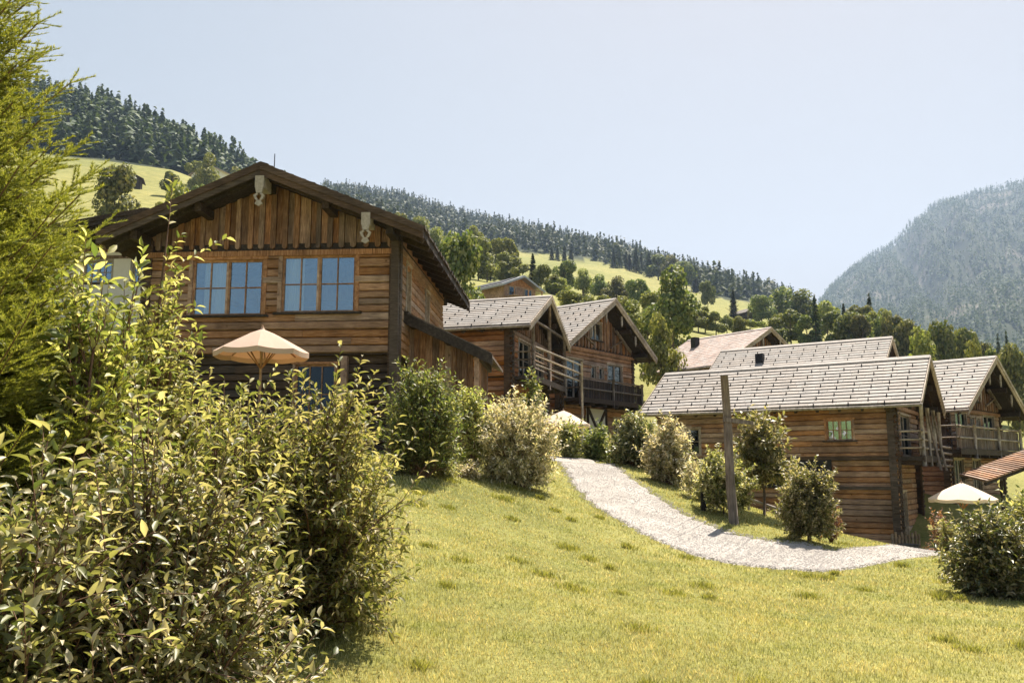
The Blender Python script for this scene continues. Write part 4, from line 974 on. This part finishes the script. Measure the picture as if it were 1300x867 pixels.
grass(26000,5,20,.07,.003,'weed','tufts of longer darker grass scattered over the lawn',6,clump=150)
# ------------------------------------------------------------------ hillside trees (unit height, scaled per tree)
def crown_broad(seed,n=2600,leafs=.034,lobes=16,base=.18):
    g=np.random.default_rng(seed); cs=[];rs=[]
    for k in range(lobes):
        t=g.uniform(0,1); zc=base+.12+(1-base-.22)*t; rad=.33*math.sin(math.pi*(.18+.72*t))**.7
        a=g.uniform(0,6.28); rr=rad*g.uniform(.3,.95); cs.append((rr*math.cos(a),rr*math.sin(a),zc)); rs.append(g.uniform(.10,.19))
    cs.append((0,0,.84));rs.append(.13); cs=np.array(cs);rs=np.array(rs)
    k=g.choice(len(cs),n,p=rs**2/np.sum(rs**2)); d=norm(g.normal(0,1,(n,3))); rad=rs[k]*g.uniform(.55,1.06,n)**.6
    p=cs[k]+d*rad[:,None]; nrm=norm(d+g.normal(0,.6,(n,3))+np.array([0,0,.3])); t1=norm(np.cross(nrm,g.normal(0,1,(n,3)))); t2=np.cross(nrm,t1)
    s=leafs*g.uniform(.5,1.25,n)[:,None]
    V=np.stack([p+t1*s,p+t2*s*.7,p-t1*s,p-t2*s*.7],1).reshape(-1,3); F_=np.arange(4*n).reshape(-1,4)
    return V,F_
def crown_conifer(seed,n=1500,w=.16):
    g=np.random.default_rng(seed); z=1-g.random(n)**.75*.93; tier=np.round(z*18)/18; z=tier+g.normal(0,.012,n); R_=w*np.clip(1.02-z,0,1)**.85*(1+.25*np.sin(tier*50+seed))+.008
    a=g.uniform(0,6.283,n); rr=R_*g.uniform(.35,1.1,n)
    p=np.stack([rr*np.cos(a),rr*np.sin(a),z-rr*.35],1); out=np.stack([np.cos(a),np.sin(a),-.5+g.normal(0,.25,n)],1); out=norm(out); sd=norm(np.cross(out,[0,0,1.])+g.normal(0,.3,(n,3)))
    s=(.035*g.uniform(.6,1.2,n))[:,None]
    V=np.stack([p-out*s,p+sd*s*.45,p+out*s*1.1,p-sd*s*.45],1).reshape(-1,3); return V,np.arange(4*n).reshape(-1,4)
def trunk_mesh(seed,top=.8,limbs=7):
    g=random.Random(seed); t=MB(); t.tube([(0,0,-.03),(.005,.004,top*.45),(0,.01,top)],[.022,.015,.004],7)
    for k in range(limbs):
        z=top*(.28+.6*k/limbs); a=k*2.4+g.uniform(-.3,.3); L=.26*(1-z*.6); t.tube([(0,0,z),(math.cos(a)*L*.5,math.sin(a)*L*.5,z+L*.35),(math.cos(a)*L,math.sin(a)*L,z+L*.75)],[.009,.006,.002],5,cap=False)
    me=bpy.data.meshes.new('trunk'); me.from_pydata(t.v,[],t.f); me.materials.append(M['bark']); return me
BR=[np_mesh('crown',*crown_broad(40+i,n=5200 if i<3 else 4000,leafs=.029,lobes=[16,22,12,18,9][i],base=[.15,.1,.22,.05,.1][i]),M['tree1'],link=False,smooth=False) for i in range(5)]
CO=[np_mesh('crown',*crown_conifer(60+i,w=[.15,.19,.12][i]),M['conif'],link=False,smooth=False) for i in range(3)]
TM=[trunk_mesh(i) for i in range(3)]
def with_mat(me,m):
    k=me.copy(); k.materials.clear(); k.materials.append(M[m]); return k
CR={'g':BR,'y':[with_mat(b,'tree2') for b in BR],'b':[with_mat(b,'tree3') for b in BR],'c':CO}
TRG=random.Random(3)
def htree(kind,px,r,top,wf,label,group=None,name=None,h=None):
    x=(px-650)/FPX*r; z=zt(x,r)
    if h is None: h=max(at(px,top,r).z-z,2.0)
    lib=CR[kind]; me=TRG.choice(lib)
    nm='conifer_tree' if kind=='c' else 'broadleaf_tree'
    root=empty(nm,(x,r,z-.1),TRG.uniform(0,6.28),label,'tree',group)
    w=wf*r/FPX                      # crown width in metres
    base=.62 if kind!='c' else .30
    k=w/(base); root.scale=(k,k,h)
    for n_,m_ in (('crown',me),('trunk',TRG.choice(TM))):
        o=bpy.data.objects.new(n_,m_); col.objects.link(o); o.parent=root
    return root
T=[('b',127,110,211,52,'brown green tree standing between the spruce and the steep meadow'),
('g',198,215,216,20,'small dark round tree alone on the steep left meadow'),
('y',231,285,203,26,'light green tree on the left slope beside the pinkish house'),
('y',249,250,196,30,'pale tree on the left slope directly above the pinkish house'),
('y',216,68,238,46,'yellow green tree just behind the left eave of the large chalet'),
('y',188,72,252,34,'low yellow green tree left of the large chalet roof behind the white house'),
('b',286,240,215,26,'brownish tree on the left slope right of the pinkish house'),
('g',577,62,297,62,'big dark broadleaf tree right behind the eave of the large chalet'),
('c',622,190,308,14,'single dark conifer among pale trees above the solar roofed house'),
('c',677,160,322,16,'dark conifer at the left end of the row above the solar roofed house'),
('g',688,158,334,24,'small green tree right of the dark conifer above the solar roofed house'),
('g',719,200,329,26,'rounded dark tree standing before the bright middle meadow'),
('y',742,210,343,28,'pale green tree behind the ridge of the orange walled chalet'),
('g',763,205,350,26,'green tree rising over the steep gable with the attic window'),
('b',785,200,352,30,'brownish tree right of the steep gable in front of the meadow'),
('g',814,190,352,26,'dark rounded tree at the right end of the belt before the meadow'),
('y',806,98,381,38,'round light green tree below the belt beside the steep gable'),
('g',856,86,343,64,'largest full green tree, towering above the reddish roofed chalet'),
('y',841,58,402,42,'small bright maple like tree between the steep gable and the reddish roof'),
('g',840,520,322,36,'rounded tree at the top edge of the middle meadow'),
('b',858,510,326,28,'brownish rounded tree on the meadow crest right of the rounded one'),
('g',876,500,330,30,'dark tree group end at the right of the meadow crest'),
('c',888,500,338,14,'narrow conifer at the right end of the meadow crest'),
('g',903,300,354,17,'small dark round tree alone on the narrow far meadow'),
('c',936,250,368,16,'dark conifer standing alone beside the small brown hut'),
('b',962,255,385,14,'small bush like tree just right of the brown hut'),
('g',972,240,374,30,'dark green tree above the reddish roof ridge end'),
('g',997,245,367,44,'broad dark tree left of the tall narrow conifer'),
('y',996,150,396,42,'light green rounded bush tree on the slope behind the reddish roof'),
('g',1022,240,370,44,'dense green tree behind the tall narrow conifer'),
('c',1041,135,375,17,'tall narrow near black conifer above the long pale roof'),
('y',1056,180,380,34,'light green tree right of the tall narrow conifer'),
('c',1078,165,386,15,'second narrow dark conifer above the long pale roof'),
('b',1093,160,384,34,'brown green tree between two narrow conifers'),
('c',1112,170,374,20,'dark conifer with a broad top right of the brown green tree'),
('y',1128,150,388,34,'yellow green tree above the right end of the rear pale roof'),
('b',1146,140,396,34,'brownish tree between the rear pale roof and the mountain'),
('y',1178,88,420,48,'broad yellow green tree between the two pale roofs at the right'),
('g',1202,110,410,36,'dark tree above the ridge of the right edge chalet'),
('g',1226,120,411,40,'dark rounded tree behind the gable of the right edge chalet'),
('y',1244,85,438,36,'yellowish tree right behind the gable of the right edge chalet'),
('c',1274,200,424,12,'left one of a pair of dark conifers at the right edge'),
('c',1285,200,421,13,'right one of a pair of dark conifers at the right edge'),
('g',1264,95,436,34,'green tree close behind the right edge gable below the conifer pair'),
('b',1292,90,440,36,'brown green tree at the right border above the last gable')]
for k_ in T: htree(*k_)
def row(kind,pts,r,w,label,group):
    for px,top in pts: htree(kind,px+TRG.uniform(-2,2),r*TRG.uniform(.96,1.04),top,w*TRG.uniform(.8,1.2),label,group)
row('c',[(700,313),(710,312),(719,311),(727,313)],500,8,'dark conifer of the row of four at the top of the bright meadow','conifers on the meadow crest')
row('c',[(782,316),(789,313),(797,318),(804,322),(812,315),(820,321),(827,319)],540,10,'dark conifer of the clump right of the bright meadow top','conifer clump on the meadow edge')
row('y',[(590,306),(606,300),(618,322),(640,318),(652,326),(664,334),(700,349),(706,354)],170,30,'pale green tree of the loose grove around the solar roofed house','trees of the grove above the chalets')
row('y',[(500,268),(516,280),(532,276),(548,290),(562,298),(600,285),(640,300)],230,30,'pale tree on the slope to the right of the large chalet roof','trees on the slope behind the chalets')
row('y',[(728,368),(748,375),(770,372),(790,378),(832,372),(824,392)],105,34,'light green tree of the lower belt behind the steep gable','lower tree belt')
row('y',[(888,392),(900,388),(914,394),(928,398),(942,400),(956,404),(880,402)],150,26,'low bush on the rough slope behind the reddish roof','bushes on the rough slope')
row('g',[(1010,390),(1030,398),(1066,392),(1084,398),(1104,402),(1120,404),(1136,412),(1160,418)],140,34,'green tree of the dense belt behind the pale roofs','dense belt behind the pale roofs')
row('b',[(1100,396),(1132,402),(1156,408),(1170,414),(1190,424),(1212,428),(1236,426),(1252,430),(1280,440)],130,30,'brown green tree of the dense belt towards the mountain','dense belt towards the mountain')
row('g',[(300,244),(262,228),(242,232),(224,240),(275,236)],170,26,'bushy tree just above the left rake of the large chalet','trees above the left rake')

# ------------------------------------------------------------------ far forests (nobody could count them)
def forest(label,poly,r0,r1,spacing,hgt,seed,fr,n_per=26,broad=.2):
    g=np.random.default_rng(seed); xs=[p[0] for p in poly]; a0=math.atan((min(xs)-650)/FPX)-.05; a1=math.atan((max(xs)-650)/FPX)+.05
    area=(a1-a0)*(r1**2-r0**2)/2; n=int(min(area/spacing**2,400000)); 
    a=g.uniform(a0,a1,n); r=np.sqrt(g.uniform(r0*r0,r1*r1,n)); x=r*np.sin(a);y=r*np.cos(a); z=ZT(x,y); px,py=project(x,y,z)
    ok=inpoly(px,py,poly); 
    # keep slopes that face this way only (no trees behind the crest beyond a short margin)
    x,y,z=x[ok],y[ok],z[ok]; n=len(x); print(label,n)
    h=hgt*g.uniform(.55,1.15,n); isb=g.random(n)<broad; h=np.where(isb,h*.75,h); w=h*np.where(isb,.30,.17)*g.uniform(.8,1.25,n)
    m=n_per; u=(np.arange(m)+.5)/m; U=np.tile(u,(n,1)); U=np.clip(U+g.normal(0,.03,(n,m)),0.02,1)
    A_=g.uniform(0,6.283,(n,m)); prof=np.where(isb[:,None],np.sin(np.pi*np.clip(.15+.8*U,0,1))**.6,(1.03-U)); R_=w[:,None]*prof*g.uniform(.4,1,(n,m))
    px_=x[:,None]+R_*np.cos(A_); py_=y[:,None]+R_*np.sin(A_); pz=z[:,None]+h[:,None]*(.06+.94*U)
    s=h[:,None]*.10*(1.25-.8*U)*g.uniform(.7,1.2,(n,m)); s=np.where(isb[:,None],h[:,None]*.11,s)
    c=np.stack([px_,py_,pz],-1); out=np.stack([np.cos(A_),np.sin(A_),-.55+0*A_],-1); sd=np.stack([-np.sin(A_),np.cos(A_),g.normal(0,.3,(n,m))],-1)
    V_=np.stack([c-out*s[...,None]*.8+np.array([0,0,1])*s[...,None]*.5,c+sd*s[...,None],c+out*s[...,None],c-sd*s[...,None]],2)
    tip=np.stack([x,y,z+h*1.04],-1)
    V_=V_.reshape(-1,3); F_=np.arange(len(V_)).reshape(-1,4)
    o=np_mesh('forest',V_,F_,M['forest'],smooth=False); tag(o,label,'forest',kind='stuff'); return o
forest('dark conifer forest on the steep left hillside',FOREST_LEFT,400,640,7.5,21,1,0,n_per=46,broad=.3)
forest('hazy conifer forest along the long middle ridge',FOREST_RIDGE,520,1450,11,20,2,0,n_per=26,broad=.35)
forest('blue hazy forest covering the steep mountain at the right',FOREST_MOUNT,900,3050,13,22,3,0,n_per=13,broad=.3)
# ------------------------------------------------------------------ light, air, camera
SUN_EL,SUN_AZ=59,24           # sun ahead and to the right, high
w=bpy.data.worlds.new('World'); scene.world=w; w.use_nodes=True; nt=w.node_tree; nt.nodes.clear(); L=nt.links
out=nt.nodes.new('ShaderNodeOutputWorld'); bg=nt.nodes.new('ShaderNodeBackground'); sky=nt.nodes.new('ShaderNodeTexSky'); sky.sky_type='NISHITA'
sky.sun_disc=False; sky.sun_elevation=R(SUN_EL); sky.sun_rotation=R(SUN_AZ); sky.air_density=1.0; sky.dust_density=1.6; sky.ozone_density=1.2; sky.altitude=900
bg.inputs[1].default_value=.15; SK,SA=1.6,1.62
# film-like shoulder on the sky's radiance: x -> A*x/(x+k), so that the glare round the sun does not clip
def vm(op,x,y):
    n=nt.nodes.new('ShaderNodeVectorMath'); n.operation=op
    for i,q in enumerate((x,y)):
        if isinstance(q,tuple): n.inputs[i].default_value=q
        else: L.new(q,n.inputs[i])
    return n.outputs[0]
den=vm('ADD',sky.outputs[0],(SK,SK*1.0,SK*1.05)); fr_=vm('DIVIDE',sky.outputs[0],den)
hs=nt.nodes.new('ShaderNodeHueSaturation'); hs.inputs['Saturation'].default_value=1.6; L.new(vm('MULTIPLY',fr_,(SA*1.115,SA*.985,SA*.885)),hs.inputs['Color'])
L.new(hs.outputs[0],bg.inputs[0]); L.new(bg.outputs[0],out.inputs[0])
s=bpy.data.lights.new('sun','SUN'); s.energy=4.0; s.angle=R(.53); s.color=(1,.91,.78); so=bpy.data.objects.new('sun',s); col.objects.link(so)
az,el=R(SUN_AZ),R(SUN_EL); d=Vector((math.sin(az)*math.cos(el),math.cos(az)*math.cos(el),math.sin(el)))
so.rotation_euler=d.to_track_quat('Z','Y').to_euler(); so.location=(0,0,50)
# valley air
if 1.15e-4:
    h=MB(); h.box(-4700,4700,-4700,4700,float(V[:,2].min())-1.5,1250); m,nt,out=mat('valley_air'); pv=nt.nodes.new('ShaderNodeVolumePrincipled')
    pv.inputs['Color'].default_value=(.50,.68,1,1); pv.inputs['Density'].default_value=1.15e-4; pv.inputs['Anisotropy'].default_value=.3
    nt.links.new(pv.outputs[0],out.inputs['Volume']); ho=h.build('haze',m); tag(ho,'thin blue summer haze filling the valley air','haze',kind='stuff')
cam=bpy.data.cameras.new('camera'); cam.sensor_width=36; cam.lens=36*FPX/1300; cam.clip_end=20000; cam.clip_start=.05
co=bpy.data.objects.new('camera',cam); col.objects.link(co); co.location=(0,0,0); co.rotation_euler=(math.pi/2+TH,0,0); scene.camera=co
vs=scene.view_settings; vs.view_transform='Standard'; vs.look='None'; vs.exposure=1.78; vs.gamma=1
scene.cycles.volume_bounces=0; scene.cycles.max_bounces=6; scene.cycles.transparent_max_bounces=12; scene.cycles.use_denoising=True
